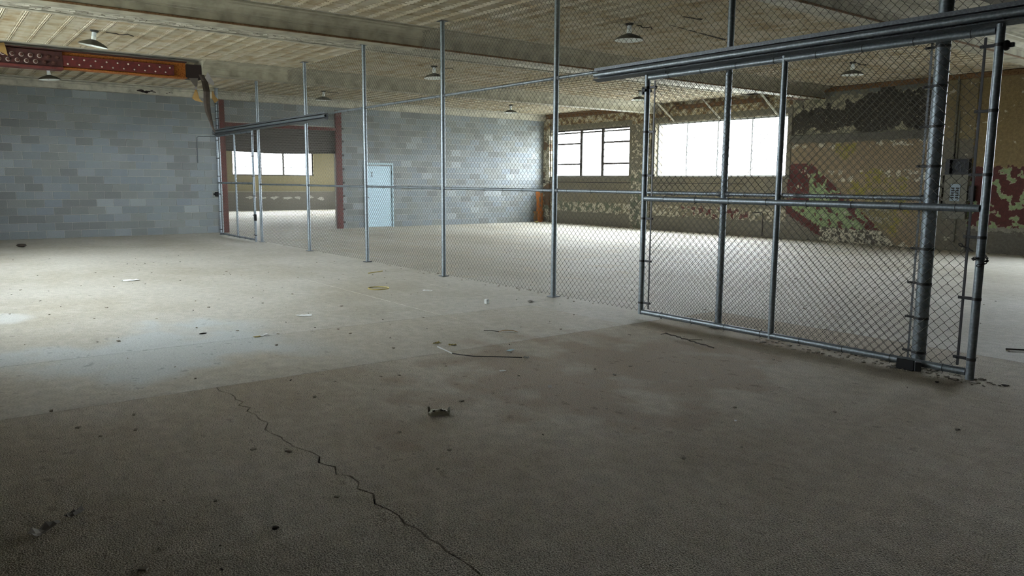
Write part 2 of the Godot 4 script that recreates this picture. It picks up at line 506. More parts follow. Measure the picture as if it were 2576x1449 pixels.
# ------------------------------------------------------------------ floor
func build_floor() -> void:
	var fl := thing("floor", "worn grey concrete floor slabs with joints and a long crack", "floor", Vector3.ZERO, "", "structure")
	var rng := RandomNumberGenerator.new(); rng.seed = 5
	var bed := MB.new()
	bed.box(Vector3(XL - 0.3, -0.2, -39.3), Vector3(XW + 0.3, -0.03, ZN + 0.3))
	part("bedding", bed, M.bedding, fl)
	# the jagged crack along x = 1.68, from the joint towards the camera
	var crack := PackedVector2Array()
	var z := -5.9
	while z < 2.0:
		var wob := 0.020 * sin(z * 3.1) + rng.randf_range(-0.034, 0.034)
		crack.append(Vector2(1.68 + wob, z))
		z += rng.randf_range(0.05, 0.13)
	crack.append(Vector2(1.68, 2.0))
	var g := 0.004
	var rects := [
		[XL, 4.80, -7.60, -5.9], [4.80, 6.13, -7.60, -5.9], [XL, 4.80, -11.85, -7.60], [4.80, 6.13, -11.85, -7.60],
		[XL, 6.13, -17.8, -11.85], [XL, 6.13, ZB - 0.2, -17.8],
		[6.13, 12.6, -11.85, -5.9], [12.6, XW, -11.85, -5.9], [6.13, 12.6, -17.8, -11.85], [12.6, XW, -17.8, -11.85],
		[6.13, 12.6, ZB - 0.2, -17.8], [12.6, XW, ZB - 0.2, -17.8],
		[6.13, 7.70, -5.9, 2.0], [7.70, 12.6, -5.9, 2.0], [12.6, XW, -5.9, 2.0], [XL, XW, 2.0, ZN], [4.0, XW, -39.2, ZB - 0.2]]
	for r in rects:
		var b := MB.new()
		var lo := Vector3(r[0] + g, -0.06, r[2] + g); var hi := Vector3(r[1] - g, 0, r[3] - g)
		b.bevel((lo + hi) / 2.0, hi - lo, 0.002)
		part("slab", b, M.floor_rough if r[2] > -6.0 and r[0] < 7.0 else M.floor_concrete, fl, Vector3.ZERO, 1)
	# the two halves of the cracked slab; the crack is 3 to 7 mm wide
	for s in [-1, 1]:
		var pg := PackedVector2Array()
		for i in crack.size():
			var open := 0.0028 + 0.0032 * absf(sin(i * 1.7)) + (0.0012 if i % 7 == 0 else 0.0)
			pg.append(Vector2(crack[i].x + s * open, clampf(crack[i].y, -5.9 + g, 2.0 - g)))
		if s < 0:
			pg.append(Vector2(XL + g, 2.0 - g)); pg.append(Vector2(XL + g, -5.9 + g))
		else:
			pg.append(Vector2(6.13 - g, 2.0 - g)); pg.append(Vector2(6.13 - g, -5.9 + g))
		var b := MB.new()
		# plane (x, z) with the outside upwards
		b.prism(pg, 0.06, Transform3D(Basis(Vector3(1, 0, 0), Vector3(0, 0, 1), Vector3(0, 1, 0)), Vector3(0, -0.06, 0)))
		for i in b.n.size(): b.n[i] = -b.n[i]
		for i in range(0, b.ix.size(), 3):
			var t := b.ix[i + 1]; b.ix[i + 1] = b.ix[i + 2]; b.ix[i + 2] = t
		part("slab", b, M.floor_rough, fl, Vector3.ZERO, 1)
	var og := MB.new()
	og.box(Vector3(-120, -0.5, -150), Vector3(XL - 0.35, -0.2, 110))
	og.box(Vector3(XW + 0.35, -0.5, -150), Vector3(140, -0.2, 110))
	og.box(Vector3(XL - 0.35, -0.5, -150), Vector3(XW + 0.35, -0.2, -39.4))
	solo("ground", og, M.outside_ground, "pale open ground outside the building", "ground", Vector3.ZERO, "", "structure")

# ------------------------------------------------------------------ block wall
func build_back_wall() -> void:
	var wall := thing("wall_back", "grey concrete block wall at the end of the hall", "wall", Vector3.ZERO, "", "structure")
	var C := 0.2032; var B := 0.4064
	var OX0 := 7.27; var OX1 := 10.80; var OY := 3.18       # roller-door opening
	var DX0 := 11.75; var DX1 := 12.84; var DY := 2.14      # steel door
	var core := MB.new()
	var f := ZB - 0.009
	for r in [[XL - 0.3, OX0, 0, HC], [OX0, OX1, OY, HC], [OX1, DX0, 0, HC], [DX0, DX1, DY, HC], [DX1, XW + 0.3, 0, HC]]:
		core.box(Vector3(r[0], r[2], ZB - 0.2), Vector3(r[1], r[3], f))
	part("mortar", core, M.mortar, wall)
	var rng := RandomNumberGenerator.new(); rng.seed = 77
	var meshes := {}
	var parts := []
	var rest := []
	for c in 19:
		var y := c * C
		var off := 0.0 if c % 2 == 1 else B / 2.0
		var k := floori((XL - 1.99) / B)
		while true:
			var x0 := 1.99 + k * B + off; var x1 := x0 + B
			k += 1
			if x0 > XW: break
			for span in clip(maxf(x0, XL), minf(x1, XW), y, C, [[OX0, OX1, OY], [DX0, DX1, DY]]):
				var wd: float = span[1] - span[0]
				if wd < 0.05: continue
				var e := {"x": span[0], "w": wd, "y": y}
				if (span[1] > 1.5 and span[1] < 7.4 and parts.size() < 300): parts.append(e)
				else: rest.append(e)
	rest.sort_custom(func(a, b): return absf(a.x - 11.2) < absf(b.x - 11.2))
	while parts.size() < 298 and rest.size(): parts.append(rest.pop_front())
	for e in parts:
		var key := snappedf(e.w, 0.002)
		if not meshes.has(key):
			var b := MB.new()
			b.bevel(Vector3(e.w / 2.0, C / 2.0, -0.05), Vector3(e.w - 0.009, C - 0.009, 0.1), 0.004)
			meshes[key] = b.mesh()
		part("block", meshes[key], M["block_%d" % pick(rng)], wall, Vector3(e.x, e.y, ZB + rng.randf_range(-0.002, 0.002)))
	var by := {}
	for e in rest:
		var m := pick(rng)
		if not by.has(m): by[m] = MB.new()
		by[m].bevel(Vector3(e.x + e.w / 2.0, e.y + C / 2.0, ZB - 0.05), Vector3(e.w - 0.009, C - 0.009, 0.1), 0.004)
	for m in by:
		var o := part("block_field", by[m], M["block_%d" % m], wall)
		o.set_meta("kind", "stuff")

	# steel door to the next room
	var d := thing("door_1", "pale blue steel door in the block wall behind the fence", "door", Vector3(DX0, 0, ZB), "", "structure")
	var fr := MB.new()
	var w := DX1 - DX0
	fr.bevel(Vector3(0.025, DY / 2, -0.04), Vector3(0.05, DY, 0.14), 0.006)
	fr.bevel(Vector3(w - 0.025, DY / 2, -0.04), Vector3(0.05, DY, 0.14), 0.006)
	fr.bevel(Vector3(w / 2, DY - 0.03, -0.04), Vector3(w - 0.1, 0.06, 0.14), 0.006)
	part("door_frame", fr, M.frame_paint, d)
	var lf := MB.new()
	lf.bevel(Vector3(w / 2, (DY - 0.06) / 2 + 0.006, -0.03), Vector3(w - 0.112, DY - 0.082, 0.045), 0.004)
	part("door_leaf", lf, M.door_paint, d)
	for y in [0.28, 1.05, 1.82]:
		var h := MB.new()
		h.cyl(Vector3(w - 0.055, y - 0.055, 0.0), Vector3(w - 0.055, y + 0.055, 0.0), 0.012)
		part("hinge", h, M.band_steel, d)
	var vw := MB.new()
	vw.bevel(Vector3(0.30, 1.76, -0.005), Vector3(0.03, 0.16, 0.012), 0.003)
	part("door_plate", vw, M.band_steel, d)
	var kn := MB.new()
	kn.lathe([[0.0, 0.07], [0.02, 0.068], [0.03, 0.05], [0.022, 0.03], [0.012, 0.02], [0.03, 0.006], [0.03, 0.0]], Transform3D(Basis(Vector3.RIGHT, PI / 2), Vector3(0.13, 1.0, -0.01)), 16)
	part("door_knob", kn, M.galvanised_dull, d)

	# red steel frame of the big opening
	var t := thing("trim_1", "dark red steel channel frame round the large doorway", "door frame", Vector3.ZERO, "", "structure")
	var mc := MB.new()
	mc.bevel(Vector3(7.20, 1.93, ZB + 0.03), Vector3(0.17, 3.86, 0.10), 0.006)
	part("column", mc, M.red_oxide, t)
	mc = MB.new()
	mc.bevel(Vector3(10.86, 1.88, ZB + 0.03), Vector3(0.20, 3.76, 0.10), 0.006)
	part("column", mc, M.red_oxide, t)
	mc = MB.new()
	mc.bevel(Vector3(9.02, 3.17, ZB + 0.03), Vector3(3.46, 0.10, 0.09), 0.006)
	part("header", mc, M.red_oxide, t)
	for y in [0.2, 0.62, 1.05, 1.48, 1.92, 2.36, 2.8, 3.2]:
		var bt := MB.new()
		bt.cyl(Vector3(11.02, y, ZB), Vector3(11.02, y, ZB + 0.03), 0.035, 10)
		bt.cyl(Vector3(11.02, y, ZB + 0.03), Vector3(11.02, y, ZB + 0.05), 0.018, 8)
		part("anchor_bolt", bt, M.band_steel, t)

	# roller shutter, most of the way up, sagging on the right
	var rs := thing("roller_shutter", "dark ribbed roller shutter hanging down in the top of the large doorway", "shutter", Vector3(7.29, 2.3, ZB - 0.06))
	var cu := MB.new()
	var ns := 11
	for i in ns:
		for q in 8:
			var x0 := 3.49 * q / 8.0; var x1 := 3.49 * (q + 1) / 8.0
			var s0 := -0.03 - 0.05 * sin(PI * clampf(x0 / 3.3, 0, 1)) + 0.05; var s1 := -0.03 - 0.05 * sin(PI * clampf(x1 / 3.3, 0, 1)) + 0.05
			var t0 := 1.0 - float(i) / ns; var t1 := 1.0 - float(i + 1) / ns
			var ya := 0.12 + 0.075 * i; var yb := ya + 0.075
			cu.quad(Vector3(x0, ya + s0 * t0, 0), Vector3(x1, ya + s1 * t0, 0), Vector3(x1, ya + 0.055 + s1 * t1, 0.018), Vector3(x0, ya + 0.055 + s0 * t1, 0.018))
			cu.quad(Vector3(x0, ya + 0.055 + s0 * t1, 0.018), Vector3(x1, ya + 0.055 + s1 * t1, 0.018), Vector3(x1, yb + s1 * t1, 0), Vector3(x0, yb + s0 * t1, 0))
	part("slat_curtain", cu, M.shutter, rs)
	var bb := MB.new()
	var pts := PackedVector3Array()
	for q in 13:
		var x := 3.49 * q / 12.0
		pts.append(Vector3(x, 0.13 - 0.05 * sin(PI * clampf(x / 3.3, 0, 1)), 0.0))
	bb.tube(pts, 0.028, 6)
	part("bottom_bar", bb, M.sash, rs)

func pick(rng: RandomNumberGenerator) -> int:
	var r := rng.randf()
	return 7 if r < 0.06 else 5 if r < 0.14 else [0, 1, 2, 3, 4, 6, 8][rng.randi() % 7]

# what is left of the span x0..x1 of a course at y once the openings are cut out
func clip(x0: float, x1: float, y: float, c: float, holes: Array) -> Array:
	var spans := [[x0, x1]]
	for hole in holes:
		if y + c * 0.6 > hole[2]: continue
		var out := []
		for s in spans:
			if s[1] <= hole[0] or s[0] >= hole[1]: out.append(s)
			else:
				if s[0] < hole[0]: out.append([s[0], hole[0]])
				if s[1] > hole[1]: out.append([hole[1], s[1]])
		spans = out
	return spans

# ------------------------------------------------------------------ window wall
const SILL := 1.74
const HEAD := 3.47

func build_window_wall() -> void:
	var wall := thing("wall_right", "window wall with peeling cream, dark red and green paint", "wall", Vector3.ZERO, "", "structure")
	var x0 := XW; var x1 := XW + 0.35
	var wins := [[-23.02, -18.82], [-17.66, -12.75], [-5.4, -1.6]]
	var strips := [[ZB - 0.2, -23.02], [-18.82, -17.66], [-12.75, -5.4], [-1.6, ZN + 0.3]]
	var b := MB.new()
	b.box(Vector3(x0, 0, ZB - 0.2), Vector3(x1, SILL, ZN + 0.3))
	part("spandrel", b, M.window_wall_plaster, wall, Vector3.ZERO, 2)
	b = MB.new()
	b.box(Vector3(x0, HEAD, ZB - 0.2), Vector3(x1, HC + 0.1, ZN + 0.3))
	part("lintel", b, M.window_wall_plaster, wall, Vector3.ZERO, 2)
	for s in strips:
		b = MB.new()
		b.box(Vector3(x0, SILL, s[0]), Vector3(x1, HEAD, s[1]))
		part("pier", b, M.window_wall_plaster, wall, Vector3.ZERO, 2)
	# pilasters, a lintel ledge and a plinth stand a little proud
	b = MB.new()
	b.bevel(Vector3(x0 - 0.02, 2.05, -18.24), Vector3(0.10, 4.1, 0.86), 0.012)
	part("pilaster", b, M.window_wall_plaster, wall, Vector3.ZERO, 2)
	b = MB.new()
	b.bevel(Vector3(x0 - 0.02, 2.05, -8.32), Vector3(0.10, 4.1, 0.95), 0.012)
	part("pilaster", b, M.window_wall_plaster, wall, Vector3.ZERO, 2)
	b = MB.new()
	b.bevel(Vector3(x0 - 0.01, 2.05, -23.2), Vector3(0.10, 4.1, 0.36), 0.012)
	part("pilaster", b, M.window_wall_plaster, wall, Vector3.ZERO, 2)
	b = MB.new()
	b.bevel(Vector3(x0 - 0.015, 2.765, -10.72), Vector3(0.09, 0.22, 3.84), 0.012)
	part("ledge", b, M.window_wall_plaster, wall, Vector3.ZERO, 2)
	for r in [[-23.0, -18.68], [-17.8, -8.8], [-7.84, ZN]]:
		b = MB.new()
		b.bevel(Vector3(x0 - 0.005, 0.225, (r[0] + r[1]) / 2), Vector3(0.05, 0.45, r[1] - r[0]), 0.012)
		part("plinth", b, M.window_wall_plaster, wall, Vector3.ZERO, 2)
	# windows
	for i in wins.size():
		var z0: float = wins[i][0]; var z1: float = wins[i][1]
		var lab: String = ["steel sash window nearest the block wall, in three lights", "wide window of four tall panels beside the pilaster", "window in the same wall, beyond the right of the view"][i]
		var wn := thing("window_%d" % (i + 1), lab, "window", Vector3(XW + 0.14, SILL, z0), "", "structure")
		var L := z1 - z0; var H := HEAD - SILL
		var sm: Material = M.sash if i != 1 else M.sash_pale
		var fr := MB.new()
		for q in [[0.0, 0.05], [L - 0.05, L]]:
			fr.box(Vector3(-0.03, 0, q[0]), Vector3(0.03, H, q[1]))
		fr.box(Vector3(-0.03, 0, 0.05), Vector3(0.03, 0.05, L - 0.05))
		fr.box(Vector3(-0.03, H - 0.05, 0.05), Vector3(0.03, H, L - 0.05))
		part("window_frame", fr, sm, wn)
		var cuts := [0.0, L / 3.0 + 0.22, L * 2 / 3.0 - 0.05, L] if i == 0 else [0.0, L * 0.25, L * 0.495, L * 0.745, L]
		for k in range(1, cuts.size() - 1):
			var mu := MB.new()
			var hw := 0.062 if i == 0 else 0.018
			mu.box(Vector3(-0.028, 0.05, cuts[k] - hw), Vector3(0.028, H - 0.05, cuts[k] + hw))
			part("mullion", mu, sm, wn)
		if i == 0:
			var tb := MB.new()
			tb.box(Vector3(-0.032, H - 0.14, 0.05), Vector3(0.032, H - 0.09, L - 0.05))
			part("transom", tb, sm, wn)
			for k in [0, 2]:
				for y in [0.47, 1.22]:
					var mn := MB.new()
					mn.box(Vector3(-0.015, y - 0.032, cuts[k] + 0.05), Vector3(0.015, y + 0.032, cuts[k + 1] - 0.05))
					part("muntin", mn, sm, wn)
		for k in cuts.size() - 1:
			var pn := MB.new()
			pn.quad(Vector3(0, 0.05, cuts[k] + 0.02), Vector3(0, 0.05, cuts[k + 1] - 0.02), Vector3(0, H - 0.05, cuts[k + 1] - 0.02), Vector3(0, H - 0.05, cuts[k] + 0.02))
			part("pane", pn, M.glass, wn)
		var sl := MB.new()
		sl.bevel(Vector3(-0.075, -0.005, L / 2), Vector3(0.17, 0.03, L), 0.006)
		part("sill", sl, M.trim_plaster, wn)
		for q in ([[0.02, 0.0], [0.02, L]] if i < 2 else []):
			var tr := MB.new()
			tr.bevel(Vector3(-0.15, H / 2 + 0.06, q[1] + (-0.07 if q[1] < 1 else 0.07)), Vector3(0.05, H + 0.26, 0.14), 0.008)
			part("surround", tr, M.trim_plaster, wn)
		if i < 2:
			var tr := MB.new()
			tr.bevel(Vector3(-0.15, H + 0.11, L / 2), Vector3(0.05, 0.16, L), 0.008)
			part("surround", tr, M.trim_plaster, wn)

func build_other_walls() -> void:
	# left wall with a window like those opposite; it lights the floor at the left of the view
	var wl := thing("wall_left", "plastered wall with one wide window, left of the view", "wall", Vector3.ZERO, "", "structure")
	var x1 := XL; var x0 := XL - 0.3
	var holes := [[-17.9, -13.1, 2.25, 3.47], [-12.0, -9.1, 1.9, 3.3]]
	var zc := ZB - 0.2
	for h in holes:
		for r in [[zc, h[0], 0, HC + 0.1], [h[0], h[1], h[3], HC + 0.1], [h[0], h[1], 0, h[2]]]:
			var b := MB.new()
			b.box(Vector3(x0, r[2], r[0]), Vector3(x1, r[3], r[1]))
			part("wall_panel", b, M.dark_plaster, wl)
		zc = h[1]
		var lw := thing("window_5" if h[0] < -12 else "window_6", "wide window in the left wall, out of the view" if h[0] < -12 else "small window in the left wall, out of the view", "window", Vector3(XL - 0.15, h[2], h[0]), "", "structure")
		var L: float = h[1] - h[0]; var H: float = h[3] - h[2]
		for k in 4:
			var fb := MB.new()
			var z := (L - 0.06) * k / 3.0
			fb.box(Vector3(-0.03, 0, z), Vector3(0.03, H, z + 0.06))
			part("window_bar", fb, M.sash, lw)
		var pb := MB.new()
		pb.quad(Vector3(0, 0, 0), Vector3(0, 0, L), Vector3(0, H, L), Vector3(0, H, 0))
		part("pane", pb, M.glass, lw)
	var lb := MB.new()
	lb.box(Vector3(x0, 0, zc), Vector3(x1, HC + 0.1, ZN + 0.3))
	part("wall_panel", lb, M.dark_plaster, wl)
	var wf := thing("wall_front", "plain wall behind the camera", "wall", Vector3.ZERO, "", "structure")
	var b := MB.new()
	b.box(Vector3(XL - 0.3, 0, ZN), Vector3(XW + 0.35, HC + 0.1, ZN + 0.3))
	part("wall_panel", b, M.dark_plaster, wf)
	# the room behind the block wall
	var fw := thing("wall_far", "yellowed end wall of the room beyond the large doorway", "wall", Vector3.ZERO, "", "structure")
	for r in [[4.0, 5.0, 0, HC + 0.1], [5.0, 10.8, 0, 1.76], [5.0, 10.8, 3.05, HC + 0.1], [10.8, 12.45, 0, HC + 0.1], [12.45, 16.70, 0, 1.76], [12.45, 16.70, 3.05, HC + 0.1], [16.70, XW, 0, HC + 0.1]]:
		b = MB.new()
		b.box(Vector3(r[0], r[2], ZFAR - 0.3), Vector3(r[1], r[3], ZFAR))
		part("wall_panel", b, M.yellow_plaster, fw)
	b = MB.new()
	b.bevel(Vector3(11.75, 0.48, ZFAR + 0.02), Vector3(15.4, 0.96, 0.04), 0.01)
	part("dado", b, M.dark_plaster, fw)
	var rg := RandomNumberGenerator.new(); rg.seed = 6
	for k in 7:
		b = MB.new()
		var pg := PackedVector2Array()
		for q in 10:
			pg.append(Vector2(cos(TAU * q / 10.0) * rg.randf_range(0.10, 0.32), sin(TAU * q / 10.0) * rg.randf_range(0.03, 0.11)))
		b.prism(pg, 0.012, Transform3D(Basis(), Vector3(13.3 + 0.62 * k, 0.62 + rg.randf_range(-0.05, 0.05), ZFAR + 0.04)))
		part("paint_flake", b, M.card_grey, fw)
	b = MB.new()
	b.bevel(Vector3(14.9, 0.95, ZFAR + 0.03), Vector3(5.6, 0.05, 0.06), 0.01)
	part("wall_rail", b, M.trim_plaster, fw)
	var side := thing("wall_beyond", "side walls of the room beyond the large doorway", "wall", Vector3.ZERO, "", "structure")
	b = MB.new()
	b.box(Vector3(3.7, 0, ZFAR - 0.3), Vector3(4.0, HC + 0.1, ZB - 0.2))
	part("wall_panel", b, M.plain_plaster, side)
	for r in [[ZFAR - 0.3, -37.0, 0, HC + 0.1], [-37.0, -32.0, 0, SILL], [-37.0, -32.0, HEAD, HC + 0.1], [-32.0, ZB - 0.2, 0, HC + 0.1]]:
		b = MB.new()
		b.box(Vector3(XW, r[2], r[0]), Vector3(XW + 0.35, r[3], r[1]))
		part("wall_panel", b, M.yellow_plaster, side)
	var wn := thing("window_4", "distant steel window seen through the large doorway", "window", Vector3(12.45, 1.76, ZFAR - 0.12), "", "structure")
	var L := 4.25; var H := 1.29
	b = MB.new()
	b.box(Vector3(0, 0, -0.03), Vector3(0.06, H, 0.03)); b.box(Vector3(L - 0.06, 0, -0.03), Vector3(L, H, 0.03))
	b.box(Vector3(0.06, 0, -0.03), Vector3(L - 0.06, 0.06, 0.03)); b.box(Vector3(0.06, H - 0.06, -0.03), Vector3(L - 0.06, H, 0.03))
	part("window_frame", b, M.sash, wn)
	for x in [1.46, 2.64]:
		b = MB.new(); b.box(Vector3(x - 0.045, 0.06, -0.035), Vector3(x + 0.045, H - 0.06, 0.035)); part("mullion", b, M.sash, wn)
	for r in [[0.06, 1.415], [2.685, L - 0.06]]:
		for y in [0.43, 1.10]:
			b = MB.new(); b.box(Vector3(r[0], y - 0.016, -0.016), Vector3(r[1], y + 0.016, 0.016)); part("muntin", b, M.sash, wn)
	for r in [[0.06, 1.415], [1.505, 2.595], [2.685, L - 0.06]]:
		b = MB.new()
		b.quad(Vector3(r[0], 0.06, 0), Vector3(r[1], 0.06, 0), Vector3(r[1], H - 0.06, 0), Vector3(r[0], H - 0.06, 0))
		part("pane", b, M.glass, wn)

# ------------------------------------------------------------------ ceiling
func roof_ridge(b: MB, a: Vector3, c: Vector3, half: float, drop: float) -> void:   # a small ridge hanging under the sheet from a to c
	var d := (c - a).normalized()
	var s := d.cross(Vector3.UP).normalized() * half
	var dn := Vector3(0, -drop, 0)
	b.quad(a - s, c - s, c + dn, a + dn)
	b.quad(a + dn, c + dn, c + s, a + s)

func tin_panel_mesh(zs: float) -> ArrayMesh:
	var b := MB.new()
	var cell := 0.305; var lz := 1.22 * zs
	b.quad(Vector3(0.001, 0, 0.001), Vector3(0.609, 0, 0.001), Vector3(0.609, 0, lz - 0.001), Vector3(0.001, 0, lz - 0.001))
	b.n[0] = Vector3.DOWN; b.n[1] = Vector3.DOWN; b.n[2] = Vector3.DOWN; b.n[3] = Vector3.DOWN
	for i in 2:
		var x := cell * i + 0.1525
		for o in [-0.014, 0.012]:
			roof_ridge(b, Vector3(x + o, 0, 0), Vector3(x + o, 0, lz), 0.011, 0.017)
		for j in 12:
			var z0 := lz * (j + 0.2) / 12.0; var z1 := lz * (j + 0.8) / 12.0
			for o in [-0.056, -0.043, 0.041, 0.054]:
				roof_ridge(b, Vector3(x + o, 0, z0), Vector3(x + o, 0, z1), 0.0062, 0.011)
	for j in 36:
		var z := lz * (j + 0.5) / 36.0
		roof_ridge(b, Vector3(0.0, 0, z), Vector3(0.61, 0, z), 0.009, 0.0045)
	for j in 5:
		var z := clampf(lz * j / 4.0, 0.012, lz - 0.012)
		roof_ridge(b, Vector3(0, 0, z), Vector3(0.61, 0, z), 0.012, 0.012)
	for z in [0.004, lz - 0.004]:
		roof_ridge(b, Vector3(0, 0, z), Vector3(0.61, 0, z), 0.004, 0.004)
	return b.mesh()

func build_ceiling() -> void:
	var ce := thing("ceiling", "pressed tin ceiling in cream paint with boxed beams", "ceiling", Vector3.ZERO, "", "structure")
	var dk := MB.new()
	dk.box(Vector3(XL - 0.3, HC + 0.012, -39.3), Vector3(XW + 0.35, HC + 0.25, ZN + 0.3))
	part("deck", dk, M.deck, ce)
	var rng := RandomNumberGenerator.new(); rng.seed = 31
	var xs := 1.243 - 0.1525 - 0.61 * 3.0     # ribs then fall at 1.243 + k * 0.305
	var bays := [[-11.32, -6.37, 4], [-17.40, -14.05, 3], [-23.05, -18.05, 4]]
	var all := []
	for bay in bays:
		var step: float = (bay[1] - bay[0]) / bay[2]
		var m := tin_panel_mesh(step / 1.22)
		for j in int(bay[2]):
			for i in 33:
				all.append({"m": m, "x": xs + 0.61 * i, "z": bay[0] + step * j, "l": step})
	# the panels that show come first: inside the view, nearest
	for e in all:
		var cx: float = e.x + 0.3; var cz: float = e.z + e.l / 2.0
		var off := absf(atan2(cx, -cz) - 0.6547)
		e["d"] = Vector2(cx, cz).length() + (100.0 if off > 0.62 else 0.0) + (60.0 if -cz * 0.793 + cx * 0.609 < 6.8 else 0.0)
	all.sort_custom(func(a, b): return a.d < b.d)
	for i in all.size():
		var e: Dictionary = all[i]
		var r := rng.randf()
		var tone := 0 if r < 0.34 else 1 if r < 0.62 else 2 if r < 0.82 else 3
		e["o"] = part("tin_panel" if i < 296 else "tin_panel_field", e.m, M["tin_%d" % tone], ce, Vector3(e.x, HC, e.z)) if i < 296 else null
	var by := {}
	for i in range(296, all.size()):
		var e: Dictionary = all[i]
		if not by.has(e.m): by[e.m] = []
		by[e.m].append(Transform3D(Basis(), Vector3(e.x, HC, e.z)))
	for m in by:
		var mm := MultiMesh.new()
		mm.transform_format = MultiMesh.TRANSFORM_3D
		mm.mesh = m; mm.instance_count = by[m].size()
		for k in by[m].size(): mm.set_instance_transform(k, by[m][k])
		var o := MultiMeshInstance3D.new()
		o.name = "tin_panel_field"; o.multimesh = mm; o.material_override = M.tin_1
		o.set_meta("kind", "stuff")
		ce.add_child(o, true)
	# plain tin where no panels show: borders beside the beams, the room behind
	var pl := MB.new()
	for r in [[XL, XW, -6.37, -5.95], [XL, XW, -11.75, -11.32], [XL, XW, -14.05, -11.95], [XL, XW, -18.05, -17.40], [XL, XW, ZB, -23.05], [4.0, XW, ZFAR, ZB - 0.2], [19.2, XW, ZB, -5.0], [XL, -0.72, ZB, -5.0], [XL, XW, -5.95, -4.9]]:
		var z0 := minf(r[2], r[3]); var z1 := maxf(r[2], r[3])
		pl.box(Vector3(r[0], HC + 0.002, z0), Vector3(r[1], HC + 0.011, z1))
	part("plain_sheet", pl, M.frieze_tin, ce)
	pl = MB.new()
	pl.box(Vector3(XL, HC + 0.002, -4.9), Vector3(XW, HC + 0.011, ZN))  # unseen near ceiling, made dark to cut light bounced onto the foreground
	part("dark_unseen_ceiling", pl, M.deck, ce)
	# ornamental frieze behind the middle beam: a moulding strip and rows of embossed leaves
	var fz := MB.new()
	for z in [-14.06, -13.52]:
		var q := MB.new()
		q.bevel(Vector3((XL + XW) / 2, HC - 0.012, z), Vector3(XW - XL, 0.03, 0.05), 0.01)
		part("frieze_moulding", q, M.frieze_tin, ce)
	var x := 0.9
	while x < 10.5:
		for k in 3:
			var zz := -13.93 + 0.14 * k + rng.randf_range(-0.02, 0.02)
			var a := rng.randf_range(-0.9, 0.9)
			var dx := Vector3(cos(a), 0, sin(a)) * 0.055
			roof_ridge(fz, Vector3(x, HC, zz) - dx, Vector3(x, HC, zz) + dx, 0.016, 0.016)
		x += 0.085
	part("frieze_leaves", fz, M.frieze_tin, ce).set_meta("kind", "stuff")
	# boxed beams with stepped cornice on the near side
	for spec in [[-5.75, XL, XW], [-11.70, XL, XW], [-17.62, 5.08, XW]]:
		var zf: float = spec[0]; var xa: float = spec[1]; var xb: float = spec[2]
		var b := MB.new()
		b.bevel(Vector3((xa + xb) / 2, 3.955, zf - 0.15), Vector3(xb - xa, 0.31, 0.30), 0.008)
		var cas := part("beam_casing", b, M.beam_tin, ce)
		var co := MB.new()
		var prof := PackedVector2Array([Vector2(0, 3.93), Vector2(0.02, 3.935), Vector2(0.022, 3.96), Vector2(0.045, 3.965), Vector2(0.06, 4.0), Vector2(0.11, 4.035), Vector2(0.19, 4.055), Vector2(0.20, 4.07), Vector2(0.28, 4.075), Vector2(0.285, 4.1), Vector2(0, 4.1)])
		# profile x = out towards the camera (+z), y = height, pushed along x
		co.prism(prof, xb - xa, Transform3D(Basis(Vector3(0, 0, 1), Vector3(0, 1, 0), Vector3(-1, 0, 0)), Vector3(xb, 0, zf)))
		part("cornice", co, M.beam_tin, cas)
		var cb := MB.new()
		cb.prism(prof, xb - xa, Transform3D(Basis(Vector3(0, 0, -1), Vector3(0, 1, 0), Vector3(1, 0, 0)), Vector3(xa, 0, zf - 0.30)))
		part("cornice", cb, M.beam_tin, cas)
		var bd := MB.new()
		bd.bevel(Vector3((xa + xb) / 2, 3.815, zf + 0.006), Vector3(xb - xa, 0.03, 0.02), 0.006)
		part("edge_bead", bd, M.rust_tin if zf > -12 else M.beam_tin, cas)
	# cornice along the block wall
	var cw := MB.new()
	cw.bevel(Vector3((XL + XW) / 2, 3.96, ZB + 0.05), Vector3(XW - XL, 0.20, 0.14), 0.01)
	cw.bevel(Vector3((XL + XW) / 2, 4.03, ZB + 0.15), Vector3(XW - XL, 0.06, 0.10), 0.012)
	cw.bevel(Vector3((XL + XW) / 2, 4.075, ZB + 0.25), Vector3(XW - XL, 0.03, 0.16), 0.008)
	part("wall_cornice", cw, M.frieze_tin, ce)
	cw = MB.new()
	cw.bevel(Vector3(XW - 0.05, 4.0, (-23.2 - 18.7) / 2), Vector3(0.16, 0.14, 4.4), 0.01)
	cw.bevel(Vector3(XW - 0.16, 4.06, (-23.2 - 18.7) / 2), Vector3(0.12, 0.05, 4.4), 0.01)
	cw.bevel(Vector3(XW - 0.05, 4.03, -8.9), Vector3(0.14, 0.12, 5.7), 0.01)
	part("wall_cornice", cw, M.rust_tin, ce)
	# bare boards over the wide window where the cornice is gone
	cw = MB.new()
	cw.bevel(Vector3(XW - 0.03, 3.93, -15.1), Vector3(0.08, 0.12, 3.4), 0.008)
	part("bare_board", cw, M.old_wood, ce)
	cw = MB.new()
	cw.bevel(Vector3(XW - 0.3, 3.9, -12.25), Vector3(0.7, 0.16, 0.42), 0.02)
	part("rotten_board", cw, M.old_wood, ce)
	# dark open seams in the tin
	for s in [[9.9, -8.75, 11.6, -8.95], [12.6, -8.25, 13.0, -8.3], [9.5, -8.2, 9.9, -8.1]]:
		var sm := MB.new()
		sm.sheet([[Vector3(s[0], HC - 0.005, s[1]), Vector3(s[2], HC - 0.03, s[3])], [Vector3(s[0], HC - 0.006, s[1] + 0.02), Vector3(s[2], HC - 0.012, s[3] + 0.03)]], 0.002)
		part("lifted_seam", sm, M.soot, ce)

